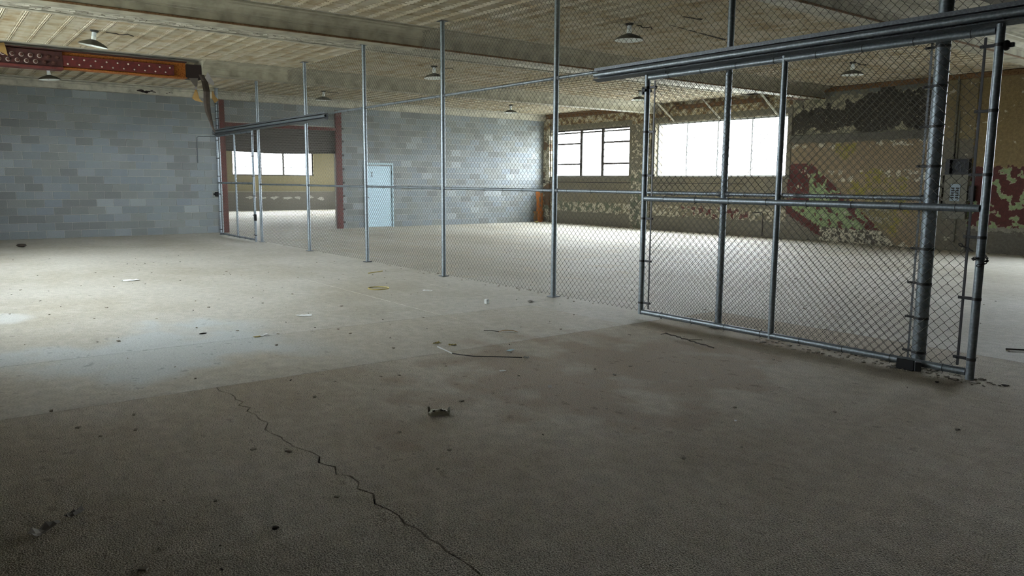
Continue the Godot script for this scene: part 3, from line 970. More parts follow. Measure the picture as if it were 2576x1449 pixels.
# ------------------------------------------------------------------ exposed steel beam and torn casing
func build_steel_beam() -> void:
	var sb := thing("steel_beam", "exposed riveted red steel roof beam at top left", "beam", Vector3(XL, 3.70, -17.77))
	var L := 4.77 - XL
	var b := MB.new()
	b.bevel(Vector3(L / 2, 0.17, 0), Vector3(L, 0.32, 0.03), 0.003)
	part("web", b, M.orange_rust, sb)
	b = MB.new()
	b.bevel(Vector3(L / 2, 0.008, 0), Vector3(L, 0.02, 0.26), 0.004)
	part("flange", b, M.orange_rust, sb)
	b = MB.new()
	b.bevel(Vector3(L / 2, 0.335, 0), Vector3(L, 0.02, 0.26), 0.004)
	part("flange", b, M.dark_plate, sb)
	var x0 := -XL                         # world x to local
	b = MB.new()
	b.bevel(Vector3(x0 + 3.40, 0.145, 0.10), Vector3(2.22, 0.215, 0.016), 0.003)
	var pl := part("splice_plate", b, M.maroon_plate, sb)
	for k in 10:
		for row in 2:
			var r := MB.new()
			var wx := (2.63 + 0.2 * k) if row == 0 else (2.54 + 0.2 * k)
			r.lathe([[0.0, 0.016], [0.010, 0.013], [0.017, 0.004], [0.018, 0.0]], Transform3D(Basis(Vector3.RIGHT, PI / 2), Vector3(x0 + wx, 0.19 if row == 0 else 0.09, 0.108)), 8)
			part("rivet", r, M.rivet, pl)
	b = MB.new()
	b.bevel(Vector3(0.5 * (x0 + 2.45), 0.155, 0.115), Vector3(x0 + 2.45, 0.30, 0.03), 0.004)
	var gp := part("gusset_plate", b, M.dark_plate, sb)
	b = MB.new()
	b.bevel(Vector3(0.5 * (x0 + 2.45), -0.015, 0.04), Vector3(x0 + 2.45, 0.05, 0.30), 0.006)
	part("cover_plate", b, M.red_oxide, sb)
	for k in 9:
		for row in 2:
			var wx := (2.36 - 0.148 * k) if row == 0 else (2.29 - 0.148 * k)
			var y := 0.195 if row == 0 else 0.085
			var t := Transform3D(Basis(Vector3.RIGHT, PI / 2), Vector3(x0 + wx, y, 0.13))
			var w := MB.new()
			w.lathe([[0.0, 0.008], [0.040, 0.008], [0.042, 0.0]], t, 14)
			var wa := part("washer", w, M.washer if k > 1 else M.bolt_steel, gp)
			var h := MB.new()
			h.lathe([[0.0, 0.045], [0.024, 0.043], [0.030, 0.034], [0.031, 0.008]], t, 6)
			part("bolt_head", h, M.bolt_steel, wa)
	# dark block in the torn end: shade of the open hollow put into colour
	b = MB.new()
	b.bevel(Vector3(x0 + 4.92, 0.15, -0.02), Vector3(0.30, 0.30, 0.24), 0.004)
	part("dark_hole_fill", b, M.hole_shade_and_rust, sb)
	# torn strips of tin
	var s := MB.new()
	var path := [[Vector3(5.06, 3.80, -17.665), 0.10], [Vector3(5.11, 3.66, -17.60), 0.13], [Vector3(5.08, 3.42, -17.38), 0.13], [Vector3(5.07, 3.2, -17.38), 0.13], [Vector3(5.10, 3.0, -17.42), 0.115], [Vector3(5.16, 2.85, -17.48), 0.08], [Vector3(5.21, 2.70, -17.52), 0.045], [Vector3(5.26, 2.58, -17.55), 0.012]]
	var rows := []
	for p in path:
		rows.append([p[0] + Vector3(-p[1] / 2, 0, -0.01), p[0] + Vector3(-p[1] / 6, 0, 0.015), p[0] + Vector3(p[1] / 6, 0, 0.02), p[0] + Vector3(p[1] / 2, 0, 0.0)])
	s.sheet(rows, 0.003)
	solo("torn_tin_strip", s, M.torn_brown, "long curved brown strip of torn tin hanging from the beam end", "metal strip", Vector3.ZERO, "torn ceiling tin")
	s = MB.new()
	s.sheet([[Vector3(4.80, 3.71, -17.66), Vector3(4.99, 3.72, -17.66)], [Vector3(4.86, 3.52, -17.46), Vector3(4.93, 3.53, -17.52)], [Vector3(4.86, 3.45, -17.47), Vector3(4.91, 3.46, -17.50)]], 0.003)
	var tw := thing("torn_tin_strip", "short twisted grey and tan tin shred left of the long hanging strip", "metal strip", Vector3.ZERO, "torn ceiling tin")
	part("upper_shred", s, M.torn_grey, tw)
	s = MB.new()
	s.sheet([[Vector3(4.87, 3.46, -17.47), Vector3(4.91, 3.46, -17.49)], [Vector3(4.81, 3.28, -17.52), Vector3(4.94, 3.27, -17.44)], [Vector3(4.88, 3.23, -17.52), Vector3(5.02, 3.20, -17.44)]], 0.003)
	part("lower_shred", s, M.torn_tan, tw)
	s = MB.new()
	var curl := []
	for k in 6:
		var a := 0.5 * k
		curl.append([Vector3(1.30 + 0.03 * k, 4.06 - 0.035 * k, -17.60 + 0.05 * sin(a * 2.0)), Vector3(1.42 + 0.02 * sin(a * 3.0), 4.05 - 0.03 * k, -17.56 + 0.04 * cos(a)), Vector3(1.50 + 0.01 * k, 4.07 - 0.045 * k, -17.60 + 0.05 * sin(a + 1.0))])
	s.sheet(curl, 0.003)
	solo("torn_tin_strip", s, M.torn_tan, "crumpled tin shred at the left end of the red beam, at the picture's edge", "metal strip", Vector3.ZERO, "torn ceiling tin")
	s = MB.new()
	s.sheet([[Vector3(5.22, 3.45, -17.5), Vector3(5.24, 3.46, -17.48)], [Vector3(5.22, 3.3, -17.5), Vector3(5.28, 3.34, -17.46)], [Vector3(5.27, 3.2, -17.5), Vector3(5.34, 3.27, -17.44)]], 0.003)
	solo("torn_tin_strip", s, M.torn_tan, "small tan tin curl right of the long hanging strip", "metal strip", Vector3.ZERO, "torn ceiling tin")
	s = MB.new()
	s.sheet([[Vector3(5.07, 3.72, -17.44), Vector3(5.13, 3.84, -17.42)], [Vector3(5.12, 3.62, -17.40), Vector3(5.17, 3.74, -17.38)], [Vector3(5.22, 3.55, -17.38), Vector3(5.25, 3.60, -17.36)]], 0.003)
	solo("torn_tin_strip", s, M.torn_grey, "bright folded tin flap at the torn corner of the beam casing", "metal strip", Vector3.ZERO, "torn ceiling tin")

# ------------------------------------------------------------------ fence
# chain-link: zigzag wires that hook into each other, z0..z1 along z at plane x
func fabric(x: float, z0: float, z1: float, y0: float, y1: Callable, sides: int, barb := 0.0) -> MB:
	var b := MB.new()
	var W := 0.0415          # half a diamond
	var n := int(round((z1 - z0) / W))
	var step := (z1 - z0) / n
	var r := 0.0028
	for k in n:
		var zl := z0 + k * step
		var top: float = y1.call(zl + step / 2.0)
		var m := int((top - y0) / W)
		if m < 1: continue
		var pts := PackedVector3Array()
		for j in m + 1:
			var right := (j + k) % 2 == 1
			pts.append(Vector3(x + (r if right else -r) * 0.9, y0 + j * W, zl + (step + r * 0.6 if right else -r * 0.6)))
		if barb > 0.0:
			pts.append(pts[m] + Vector3(0, barb, (0.018 if (m + k) % 2 else -0.018)))
		b.tube(pts, r, sides, false)
	return b

func fence_top(z: float) -> float:
	if z > -12.30 and z < -11.42: return 3.79
	if z > -18.2 and z < -17.34: return 3.79
	if z > -6.3 and z < -5.46: return 3.79
	return 4.06

func ties(b: MB, x: float, y: float, z0: float, z1: float, r: float, every: float) -> void:
	var z := z0 + every * 0.5
	while z < z1:
		var pts := PackedVector3Array()
		for k in 11:
			var a := TAU * k / 10.0
			pts.append(Vector3(x + cos(a) * (r + 0.003), y + sin(a) * (r + 0.003), z + 0.006 * k / 10.0))
		pts.append(Vector3(x - r - 0.01, y - r - 0.012, z + 0.012))
		b.tube(pts, 0.0025, 4)
		z += every

func pipe_z(x: float, y: float, z0: float, z1: float, r: float) -> MB:
	var b := MB.new()
	b.cyl(Vector3(x, y, z0), Vector3(x, y, z1), r, 14)
	return b

func build_fence() -> void:
	var fe := thing("chain_link_fence", "floor to ceiling galvanised chain-link partition with round posts", "fence", Vector3.ZERO)
	var posts := [-22.50, -19.30, -16.30, -13.51, -10.76, -7.965, -5.195]
	for i in posts.size():
		var top := fence_top(posts[i]) + 0.02
		var p := MB.new()
		p.cyl(Vector3(XF, 0, posts[i]), Vector3(XF, top, posts[i]), 0.036 if i > 0 else 0.045, 16)
		var o := part("post", p, M.galvanised, fe)
		var fl := MB.new()
		fl.bevel(Vector3(XF, top - 0.004, posts[i]), Vector3(0.14, 0.008, 0.14), 0.002)
		part("flange", fl, M.galvanised_dull, o)
		fl = MB.new()
		fl.bevel(Vector3(XF, 0.006, posts[i]), Vector3(0.13, 0.012, 0.13), 0.002)
		part("flange", fl, M.galvanised_dull, o)
	var bp := MB.new()
	bp.cyl(Vector3(XF, 0, -3.06), Vector3(XF, 4.08, -3.06), 0.057, 20)
	var big := part("gate_post", bp, M.galvanised, fe)
	for y in [0.12, 0.42, 0.72, 1.02, 1.36, 1.72, 2.05, 2.38, 2.7]:
		var c := MB.new()
		c.cyl(Vector3(XF, y - 0.011, -3.06), Vector3(XF, y + 0.011, -3.06), 0.060, 20)
		c.bevel(Vector3(XF + 0.0, y, -3.155), Vector3(0.022, 0.02, 0.09), 0.003)
		c.cyl(Vector3(XF - 0.03, y, -3.18), Vector3(XF + 0.03, y, -3.18), 0.006, 6)
		part("tension_band", c, M.band_steel, big)
	bp = MB.new()
	bp.bevel(Vector3(XF, 1.43, -3.15), Vector3(0.006, 2.8, 0.018), 0.001)
	part("tension_bar", bp, M.galvanised_dull, big)
	bp = MB.new()
	bp.cyl(Vector3(XF, 0, 0.9), Vector3(XF, 4.08, 0.9), 0.057, 16)
	part("gate_post", bp, M.galvanised, fe)
	# tension bar and bands on the wall post
	var wb := MB.new()
	wb.bevel(Vector3(XF, 3.35, -22.42), Vector3(0.02, 0.78, 0.03), 0.002)
	part("tension_bar", wb, M.galvanised_dull, fe)
	for y in [3.05, 3.25, 3.45, 3.65]:
		var c := MB.new()
		c.cyl(Vector3(XF, y - 0.011, -22.5), Vector3(XF, y + 0.011, -22.5), 0.049, 16)
		c.bevel(Vector3(XF, y, -22.43), Vector3(0.02, 0.02, 0.06), 0.003)
		part("tension_band", c, M.band_steel, fe)
	# rails between the posts, with cup ends
	for lev in [[1.45, 1, 7], [2.925, 0, 8]]:
		var y: float = lev[0]
		var ends := posts + [-3.06, 0.9]
		for i in range(lev[1], lev[2]):
			var z0: float = ends[i] + 0.03; var z1: float = ends[i + 1] - 0.03
			var rl := part("rail", pipe_z(XF, y, z0, z1, 0.021), M.galvanised, fe)
			var cu := MB.new()
			cu.cyl(Vector3(XF, y, z0), Vector3(XF, y, z0 + 0.05), 0.027, 12)
			part("rail_cup", cu, M.galvanised_dull, rl)
			cu = MB.new()
			cu.cyl(Vector3(XF, y, z1 - 0.05), Vector3(XF, y, z1), 0.027, 12)
			part("rail_cup", cu, M.galvanised_dull, rl)
			var tw := MB.new()
			ties(tw, XF, y, z0, z1, 0.021, 0.46)
			part("tie_wires", tw, M.wire, rl).set_meta("kind", "stuff")
	# fabric, bay by bay; the lower cloth runs up to the upper rail, the upper one to the ceiling
	var ends := posts + [-3.06]
	var up := func(_z: float) -> float: return 2.93
	for i in range(1, 7):
		var sides := 3 if i < 4 else 4
		part("chain_link_fabric", fabric(XF + 0.026, ends[i] + 0.03, ends[i + 1] - 0.03, 0.02, up, sides), M.wire, fe)
	ends = posts + [-3.06, 0.9]
	for i in 8:
		var sides := 3 if i < 4 else 4
		part("chain_link_fabric", fabric(XF + 0.030, ends[i] + 0.03, ends[i + 1] - 0.03, 2.86, fence_top, sides), M.wire, fe)
	# overhead tracks for the sliding gates: a formed strip with a pipe rail in it, bolted to the posts
	for spec in [[-7.02, 1.2, 6.60], [-22.3, -14.84, 6.60]]:
		var z0: float = spec[0]; var z1: float = spec[1]; var x: float = spec[2]
		var tk := MB.new()
		var mid := (z0 + z1) / 2; var ln := z1 - z0
		tk.bevel(Vector3(x + 0.09, 2.845, mid), Vector3(0.006, 0.13, ln), 0.001)
		var tr := part("gate_track", tk, M.galvanised_dull, fe)
		var t2 := MB.new()
		t2.bevel(Vector3(x + 0.022, 2.912, mid), Vector3(0.006, 0.036, ln), 0.001)
		t2.bevel(Vector3(x + 0.056, 2.897, mid), Vector3(0.068, 0.005, ln), 0.001)
		part("track_lip", t2, M.galvanised_dull, tr)
		t2 = MB.new()
		t2.bevel(Vector3(x + 0.045, 2.785, mid), Vector3(0.10, 0.006, ln), 0.001, Basis(Vector3(0, 0, 1), -0.25))
		part("track_lip", t2, M.galvanised_dull, tr)
		t2 = MB.new()
		var nn := 28
		for k in nn:            # an open pipe
			var a := TAU * k / nn; var c := TAU * (k + 1) / nn
			var p := Vector3(cos(a), sin(a), 0); var q := Vector3(cos(c), sin(c), 0)
			var o := Vector3(x + 0.035, 2.85, 0)
			t2.quad(o + p * 0.030 + Vector3(0, 0, z0), o + q * 0.030 + Vector3(0, 0, z0), o + q * 0.030 + Vector3(0, 0, z1), o + p * 0.030 + Vector3(0, 0, z1))
			t2.quad(o + p * 0.026 + Vector3(0, 0, z1), o + q * 0.026 + Vector3(0, 0, z1), o + q * 0.026 + Vector3(0, 0, z0), o + p * 0.026 + Vector3(0, 0, z0))
			for z in [z0, z1]:
				t2.quad(o + p * 0.030 + Vector3(0, 0, z), o + q * 0.030 + Vector3(0, 0, z), o + q * 0.026 + Vector3(0, 0, z), o + p * 0.026 + Vector3(0, 0, z))
		part("track_pipe", t2, M.galvanised, tr)
		for z in (posts + [-3.06]):
			if z < z0 or z > z1: continue
			var cl := MB.new()
			cl.bevel(Vector3(XF - 0.05, 2.86, z), Vector3(0.10, 0.05, 0.11), 0.004)
			part("track_clamp", cl, M.band_steel, tr)

func gate(called: String, label: String, x: float, zs: Array, y0: float, y1: float, mid: float, r: float, sides: int) -> Node3D:
	var z0: float = zs[0]; var z1: float = zs[zs.size() - 1]
	var g := thing(called, label, "gate", Vector3.ZERO, "sliding chain-link gates")
	for i in zs.size():
		var p := MB.new()
		var rr := r * 1.08 if (i == 0 or i == zs.size() - 1) else r
		p.cyl(Vector3(x, y0 - (0.03 if i == zs.size() - 1 else 0.0), zs[i]), Vector3(x, y1 + (0.03 if i == zs.size() - 1 else 0.0), zs[i]), rr, 16)
		part("frame_post", p, M.galvanised, g)
	for y in [y0 + r, mid, y1 - r]:
		var rl := part("frame_rail", pipe_z(x - (0.0 if y != mid else 0.01), y, z0 + r, z1 - r, r), M.galvanised, g)
		var tw := MB.new()
		ties(tw, x - (0.0 if y != mid else 0.01), y, z0 + 0.1, z1 - 0.1, r, 0.44)
		part("tie_wires", tw, M.band_steel, rl).set_meta("kind", "stuff")
	for q in [[z0, 1.0], [z1, -1.0]]:
		var bar := MB.new()
		bar.bevel(Vector3(x + 0.01, (y0 + y1) / 2, q[0] + q[1] * 0.105), Vector3(0.008, y1 - y0 - 0.14, 0.020), 0.002)
		part("tension_bar", bar, M.band_steel, g)
		for k in 6:
			var y := y0 + 0.14 + (y1 - y0 - 0.28) * k / 5.0
			var c := MB.new()
			c.cyl(Vector3(x, y - 0.012, q[0]), Vector3(x, y + 0.012, q[0]), r * 1.08 + 0.003, 16)
			c.bevel(Vector3(x + 0.005, y, q[0] + q[1] * 0.085), Vector3(0.02, 0.024, 0.11), 0.003)
			c.cyl(Vector3(x - 0.015, y, q[0] + q[1] * 0.12), Vector3(x + 0.025, y, q[0] + q[1] * 0.12), 0.007, 6)
			part("tension_band", c, M.band_steel, g)
	var tp := y1 + 0.03
	part("chain_link_fabric", fabric(x + 0.012, z0 + 0.11, z1 - 0.11, y0 + r, func(_z: float) -> float: return tp, sides, 0.03 if sides > 3 else 0.0), M.wire, g)
	return g

func build_near_gate() -> void:
	var g := gate("sliding_gate", "large chain-link sliding gate at right, slid open along the fence", XG, [-6.18, -4.425, -2.57], 0.03, 2.77, 1.383, 0.03, 4)
	for z in [-5.9, -2.55]:
		var h := MB.new()
		h.cyl(Vector3(XG - 0.02, 2.76, z), Vector3(XG - 0.02, 2.87, z), 0.008, 8)
		part("hanger_rod", h, M.band_steel, g)
	var k := MB.new()
	k.cyl(Vector3(XG, 2.56, -6.24), Vector3(XG, 2.64, -6.24), 0.02, 8)
	k.cyl(Vector3(XG - 0.06, 2.6, -6.18), Vector3(XG + 0.06, 2.6, -6.18), 0.018, 8)
	part("roller", k, M.black_steel, g)
	k = MB.new()
	k.lathe([[0.0, 0.03], [0.03, 0.028], [0.04, 0.015], [0.04, 0.0]], Transform3D(Basis(Vector3.RIGHT, PI / 2), Vector3(XG, 2.62, -2.53)), 12)
	k.bevel(Vector3(XG, 2.62, -2.50), Vector3(0.03, 0.035, 0.07), 0.006)
	part("stop_bolt", k, M.black_steel, g)
	# chain looped round the end post
	var ch := thing("chain", "short black chain looped round the gate's end post", "chain")
	for i in 12:
		var a := -0.3 + TAU * i / 14.0
		var c := Vector3(XG + cos(a) * 0.048, 1.02 - 0.012 * i * (1.0 if i < 8 else 0.3), -2.57 + sin(a) * 0.048)
		var l := MB.new()
		var pts := PackedVector3Array()
		var t := Vector3(-sin(a), -0.3, cos(a)).normalized()
		var s := (Vector3.UP if i % 2 else Vector3(cos(a), 0, sin(a)))
		s = (s - t * s.dot(t)).normalized()
		for q in 11:
			var w := TAU * q / 10.0
			pts.append(c + t * cos(w) * 0.019 + s * sin(w) * 0.011)
		l.tube(pts, 0.0038, 6, false)
		part("link", l, M.cable_black, ch)
	for i in 4:
		var l := MB.new()
		var c := Vector3(XG - 0.01, 1.05 + 0.012 * i, -2.64 - 0.026 * i)
		var pts := PackedVector3Array()
		for q in 11:
			var w := TAU * q / 10.0
			pts.append(c + Vector3(0.0 if i % 2 else sin(w) * 0.011, sin(w) * 0.011 if i % 2 else 0.0, 0) + Vector3(0, 0.4, -0.9).normalized() * cos(w) * 0.019)
		l.tube(pts, 0.0038, 6, false)
		part("link", l, M.cable_black, ch)
	# floor guide under the gate by the big post
	var gd := thing("gate_guide", "black steel floor bracket under the gate by the thick post", "bracket", Vector3(XG - 0.05, 0, -3.05))
	var b := MB.new()
	b.bevel(Vector3(-0.03, 0.045, 0), Vector3(0.012, 0.09, 0.15), 0.003)
	part("plate", b, M.black_steel, gd)
	b = MB.new()
	b.bevel(Vector3(0.02, 0.006, 0), Vector3(0.14, 0.012, 0.15), 0.003)
	part("foot", b, M.black_steel, gd)
	b = MB.new()
	b.bevel(Vector3(-0.02, 0.045, 0.10), Vector3(0.05, 0.08, 0.05), 0.004, Basis(Vector3.UP, 0.5))
	part("wing", b, M.band_steel, gd)

func build_far_gate() -> void:
	var g := gate("sliding_gate", "smaller chain-link sliding gate at far left against the block wall", 6.72, [-22.28, -20.80, -19.42], 0.03, 2.78, 1.47, 0.026, 3)
	var l := MB.new()
	l.bevel(Vector3(6.68, 1.15, -22.32), Vector3(0.10, 0.13, 0.12), 0.008)
	l.bevel(Vector3(6.60, 1.15, -22.30), Vector3(0.06, 0.05, 0.05), 0.006)
	part("latch", l, M.black_steel, g)
	l = MB.new()
	l.bevel(Vector3(6.70, 0.62, -19.36), Vector3(0.06, 0.16, 0.06), 0.006)
	part("latch", l, M.black_steel, g)

# ------------------------------------------------------------------ lamps
func build_lamps() -> void:
	var root := Node3D.new()
	var b := MB.new()
	b.lathe([[0.0, -0.03], [0.05, -0.03], [0.065, -0.015], [0.07, 0.0]], Transform3D(), 16)
	part("canopy", b, M.soot, root)
	b = MB.new()
	b.lathe([[0.030, -0.10], [0.036, -0.095], [0.036, -0.04], [0.03, -0.03]], Transform3D(), 16)
	part("socket", b, M.lamp_stem, root)
	b = MB.new()
	b.lathe([[0.034, -0.165], [0.040, -0.16], [0.040, -0.10], [0.030, -0.10]], Transform3D(), 16)
	part("neck", b, M.lamp_enamel, root)
	b = MB.new()
	b.lathe([[0.228, -0.262], [0.232, -0.258], [0.215, -0.235], [0.165, -0.205], [0.10, -0.178], [0.055, -0.162], [0.036, -0.155]], Transform3D(), 32)
	var sh := part("shade", b, M.lamp_dark, root)
	b = MB.new()
	b.lathe([[0.036, -0.162], [0.055, -0.168], [0.10, -0.183], [0.163, -0.210], [0.212, -0.240], [0.228, -0.262]], Transform3D(), 32)
	part("shade_lining", b, M.lamp_enamel, sh)
	b = MB.new()
	b.lathe([[0.0, -0.268], [0.020, -0.262], [0.032, -0.245], [0.033, -0.228], [0.024, -0.205], [0.015, -0.185], [0.014, -0.165]], Transform3D(), 14)
	part("bulb", b, M.bulb_glass, root)
	var spots := [
		[2.63, -15.25, 0.10, 0.13, "near left", "tilted dome lamp above the red steel beam"],
		[2.62, -21.08, 0.0, -0.06, "", "dome lamp below the red steel beam, over the block wall at left"],
		[9.44, -21.2, 0.05, 0.0, "", "dark dome lamp above the large doorway, seen through the fence"],
		[9.33, -15.05, -0.05, 0.0, "", "dome lamp beside a fence post, under the middle of the ceiling"],
		[9.28, -9.04, 0.0, 0.0, "", "largest dome lamp behind the fence, near the top of the picture"],
		[15.94, -20.9, 0.0, 0.0, "", "small distant dome lamp left of the three-light window"],
		[16.2, -15.3, 0.0, 0.04, "", "dome lamp half hidden behind the gate's left post, above the windows"],
		[15.8, -8.88, 0.0, 0.0, "", "dome lamp seen through the gate, above the black wall stain"]]
	for i in spots.size():
		var s: Array = spots[i]
		var o: Node3D = root if i == 0 else root.duplicate()
		o.name = numbered("pendant_lamp")
		add_child(o)
		o.position = Vector3(s[0], HC - 0.012, s[1])
		o.rotation = Vector3(s[2], 0, -s[3])
		tag(o, s[5], "lamp", "dome lamps on the tin ceiling")
	# bare wires and soot-black torn tin round some lamps
	for s in [[2.7, -15.2, 0.34], [9.3, -9.0, 0.30], [9.35, -15.0, 0.30], [15.8, -8.85, 0.28], [9.44, -21.2, 0.3]]:
		var w := MB.new()
		var pts := PackedVector3Array()
		for k in 9:
			var t := k / 8.0 - 0.5
			pts.append(Vector3(s[0] + 0.10 + (t + 0.5) * s[2] * 1.3, HC - 0.03 - 0.012 * absf(sin(k * 2.1)), s[1] + 0.05 * sin(k * 1.3)))
		w.tube(pts, 0.008, 5)
		var at: String = {2.7: "beside the tilted lamp above the red beam", 9.3: "at the largest lamp behind the fence", 9.35: "at the lamp in the middle of the ceiling", 15.8: "at the lamp above the black wall stain", 9.44: "at the lamp above the large doorway"}[s[0]]
		solo("loose_wire", w, M.soot, "loose dark wire on the ceiling " + at, "wire", Vector3.ZERO, "loose ceiling wires")

# ------------------------------------------------------------------ things on the walls
func build_wall_things() -> void:
	# electrical panel
	var ep := thing("electrical_panel", "old grey breaker panel on the pilaster behind the gate's end post", "electrical panel", Vector3(XW - 0.07, 0.75, -8.12))
	var b := MB.new()
	b.bevel(Vector3(-0.06, 0.52, 0), Vector3(0.12, 1.04, 0.52), 0.006)
	part("cabinet", b, M.panel_paint, ep)
	b = MB.new()
	for q in [[1.04, 1.06, -0.26, 0.26], [1.38, 1.40, -0.26, 0.26]]:
		b.box(Vector3(-0.14, q[0], q[2]), Vector3(0, q[1], q[3]))
	b.box(Vector3(-0.14, 1.06, -0.26), Vector3(0, 1.38, -0.16)); b.box(Vector3(-0.14, 1.06, 0.24), Vector3(0, 1.38, 0.26))
	b.box(Vector3(-0.01, 1.06, -0.16), Vector3(0, 1.38, 0.24))
	part("open_box", b, M.black_steel, ep)
	b = MB.new()
	var rng := RandomNumberGenerator.new(); rng.seed = 9
	for k in 5:
		var pts := PackedVector3Array()
		for q in 6:
			pts.append(Vector3(-0.09 + rng.randf_range(-0.03, 0.03), 1.1 + 0.05 * q, -0.1 + 0.06 * k + rng.randf_range(-0.03, 0.03)))
		b.tube(pts, 0.008, 5)
	part("loose_wires", b, M.galvanised_dull, ep)
	b = MB.new()
	b.bevel(Vector3(-0.125, 0.62, 0.0), Vector3(0.012, 0.40, 0.22), 0.003)
	var bk := part("breaker_plate", b, M.breaker_card, ep)
	for i in 10:
		var s := MB.new()
		s.bevel(Vector3(-0.137, 0.50 + 0.055 * (i / 2), -0.05 + 0.10 * (i % 2)), Vector3(0.02, 0.03, 0.06), 0.004)
		part("breaker", s, M.black_steel, bk)
	b = MB.new()
	b.bevel(Vector3(-0.05, 0.6, 0.34), Vector3(0.10, 0.36, 0.12), 0.01)
	part("switch_box", b, M.black_steel, ep)
	b = MB.new()
	for q in [[0.92, 0.20], [0.62, 0.22], [0.35, 0.14]]:
		b = MB.new()
		b.bevel(Vector3(-0.05, q[0], -0.37), Vector3(0.09, q[1], 0.12), 0.008)
		part("junction_box", b, M.panel_paint, ep)
	b = MB.new()
	b.cyl(Vector3(-0.03, 1.40, -0.15), Vector3(-0.03, 3.30, -0.15), 0.028, 10)
	part("conduit", b, M.panel_paint, ep)
	b = MB.new()
	b.cyl(Vector3(-0.03, 1.40, -0.08), Vector3(-0.03, 2.5, -0.08), 0.018, 10)
	part("conduit", b, M.panel_paint, ep)
	b = MB.new()
	b.cyl(Vector3(-0.03, -0.55, 0.02), Vector3(-0.03, 0.0, 0.02), 0.022, 10)
	part("conduit", b, M.panel_paint, ep)
	# white braces from the ceiling down to the head of the wide window
	var nm := ["left", "middle", "right"]
	for i in 3:
		var zt: float = [-17.3, -15.5, -13.45][i]; var zb: float = [-16.85, -15.08, -13.1][i]
		var r := MB.new()
		var a := Vector3(XW - 0.34, 4.07, zt); var c := Vector3(XW - 0.04, 3.50, zb)
		r.bevel((a + c) / 2, Vector3(0.05, 0.05, a.distance_to(c)), 0.004, Basis.looking_at(c - a))
		solo("ceiling_brace", r, M.brace_white, ["leftmost of the three white diagonal braces over the wide window", "middle white diagonal brace over the wide window", "rightmost of the three white diagonal braces over the wide window"][i], "brace", Vector3.ZERO, "white braces over the wide window")
	# curled pipe end by the left brace
	var cp := MB.new()
	var pts := PackedVector3Array()
	for k in 14:
		var a := PI * 0.45 + PI * 0.75 * k / 13.0
		pts.append(Vector3(XW - 0.10, 3.72 + 0.28 * sin(a), -16.62 + 0.42 * cos(a)))
	cp.tube(pts, 0.03, 8)
	solo("bent_strip", cp, M.rust_tin, "curved rusty brown strip over the wide window, by the left brace", "metal strip")
	# thin pipe under the windows
	var pp := thing("wall_pipe", "thin dark pipe running along the wall under the windows", "pipe", Vector3(XW - 0.06, 1.545, 0))
	b = MB.new()
	b.cyl(Vector3(0, 0, -23.32), Vector3(0, -0.01, -18.7), 0.014, 8)
	part("pipe", b, M.sash, pp)
	b = MB.new()
	b.cyl(Vector3(0, -0.01, -17.75), Vector3(0, -0.015, -14.1), 0.010, 8)
	part("pipe", b, M.sash, pp)
	b = MB.new()
	b.bevel(Vector3(0, 0.02, -23.3), Vector3(0.06, 0.14, 0.06), 0.005)
	part("bracket", b, M.sash, pp)
	b = MB.new()
	b.tube(PackedVector3Array([Vector3(0, -0.85, -13.75), Vector3(0, -0.83, -13.42), Vector3(0, -0.90, -13.38), Vector3(0, -1.52, -13.38)]), 0.016, 8)
	part("drop_pipe", b, M.sash, pp)
	# black rust flakes on the cornice over the block wall
	var rf := thing("rust_flakes", "black flaking rust patch on the white cornice over the block wall", "rust patch", Vector3(5.05, 3.93, ZB + 0.12))
	rng.seed = 21
	for k in 9:
		var fp := PackedVector2Array()
		var sz := rng.randf_range(0.03, 0.075) if k < 6 else rng.randf_range(0.015, 0.03)
		for q in 9:
			fp.append(Vector2(cos(TAU * q / 9.0) * sz * rng.randf_range(0.6, 1.6), sin(TAU * q / 9.0) * sz * 0.42 * rng.randf_range(0.5, 1.4)))
		var fk := MB.new()
		fk.prism(fp, 0.004, Transform3D(Basis(), Vector3(0.07 * k + (0.25 if k > 5 else 0.0), rng.randf_range(-0.02, 0.03), 0)))
		part("flake", fk, M.hole_shade_and_rust, rf)
	# conduit loop on the block wall
	var lp := MB.new()
	lp.tube(PackedVector3Array([Vector3(7.0, 2.79, ZB + 0.015), Vector3(6.54, 2.79, ZB + 0.015), Vector3(6.50, 2.75, ZB + 0.015), Vector3(6.49, 2.03, ZB + 0.015)]), 0.012, 8)
	solo("wall_conduit", lp, M.galvanised_dull, "thin bent conduit on the block wall left of the far gate", "conduit")
	# rusted, flaking column casing in the corner
	var oc := thing("rusted_casing", "flaking orange rusted column casing in the far corner", "column casing", Vector3(19.13, 0, ZB + 0.16))
	rng.seed = 12
	var sheets := [[-0.10, 0.05, -0.5, 1.18, 0.085, 0], [0.07, 0.08, 0.25, 1.12, 0.075, 0], [-0.18, 0.03, -0.2, 0.42, 0.10, 1], [0.12, 0.03, 0.1, 0.46, 0.12, 1], [-0.03, 0.11, 0.0, 0.62, 0.06, 0]]
	for k in sheets.size():
		var q: Array = sheets[k]
		var pg := PackedVector2Array()
		for i in 14:
			pg.append(Vector2(-q[4] * rng.randf_range(0.55, 1.25), q[3] * i / 13.0))
		for i in 14:
			pg.append(Vector2(q[4] * rng.randf_range(0.5, 1.2), q[3] * (13 - i) / 13.0))
		var s := MB.new()
		s.prism(pg, 0.008, Transform3D(Basis(Vector3.UP, q[2]), Vector3(q[0], 0, q[1])))
		part("rusted_sheet", s, M.orange_rust if q[5] == 0 else M.rust_tin, oc)

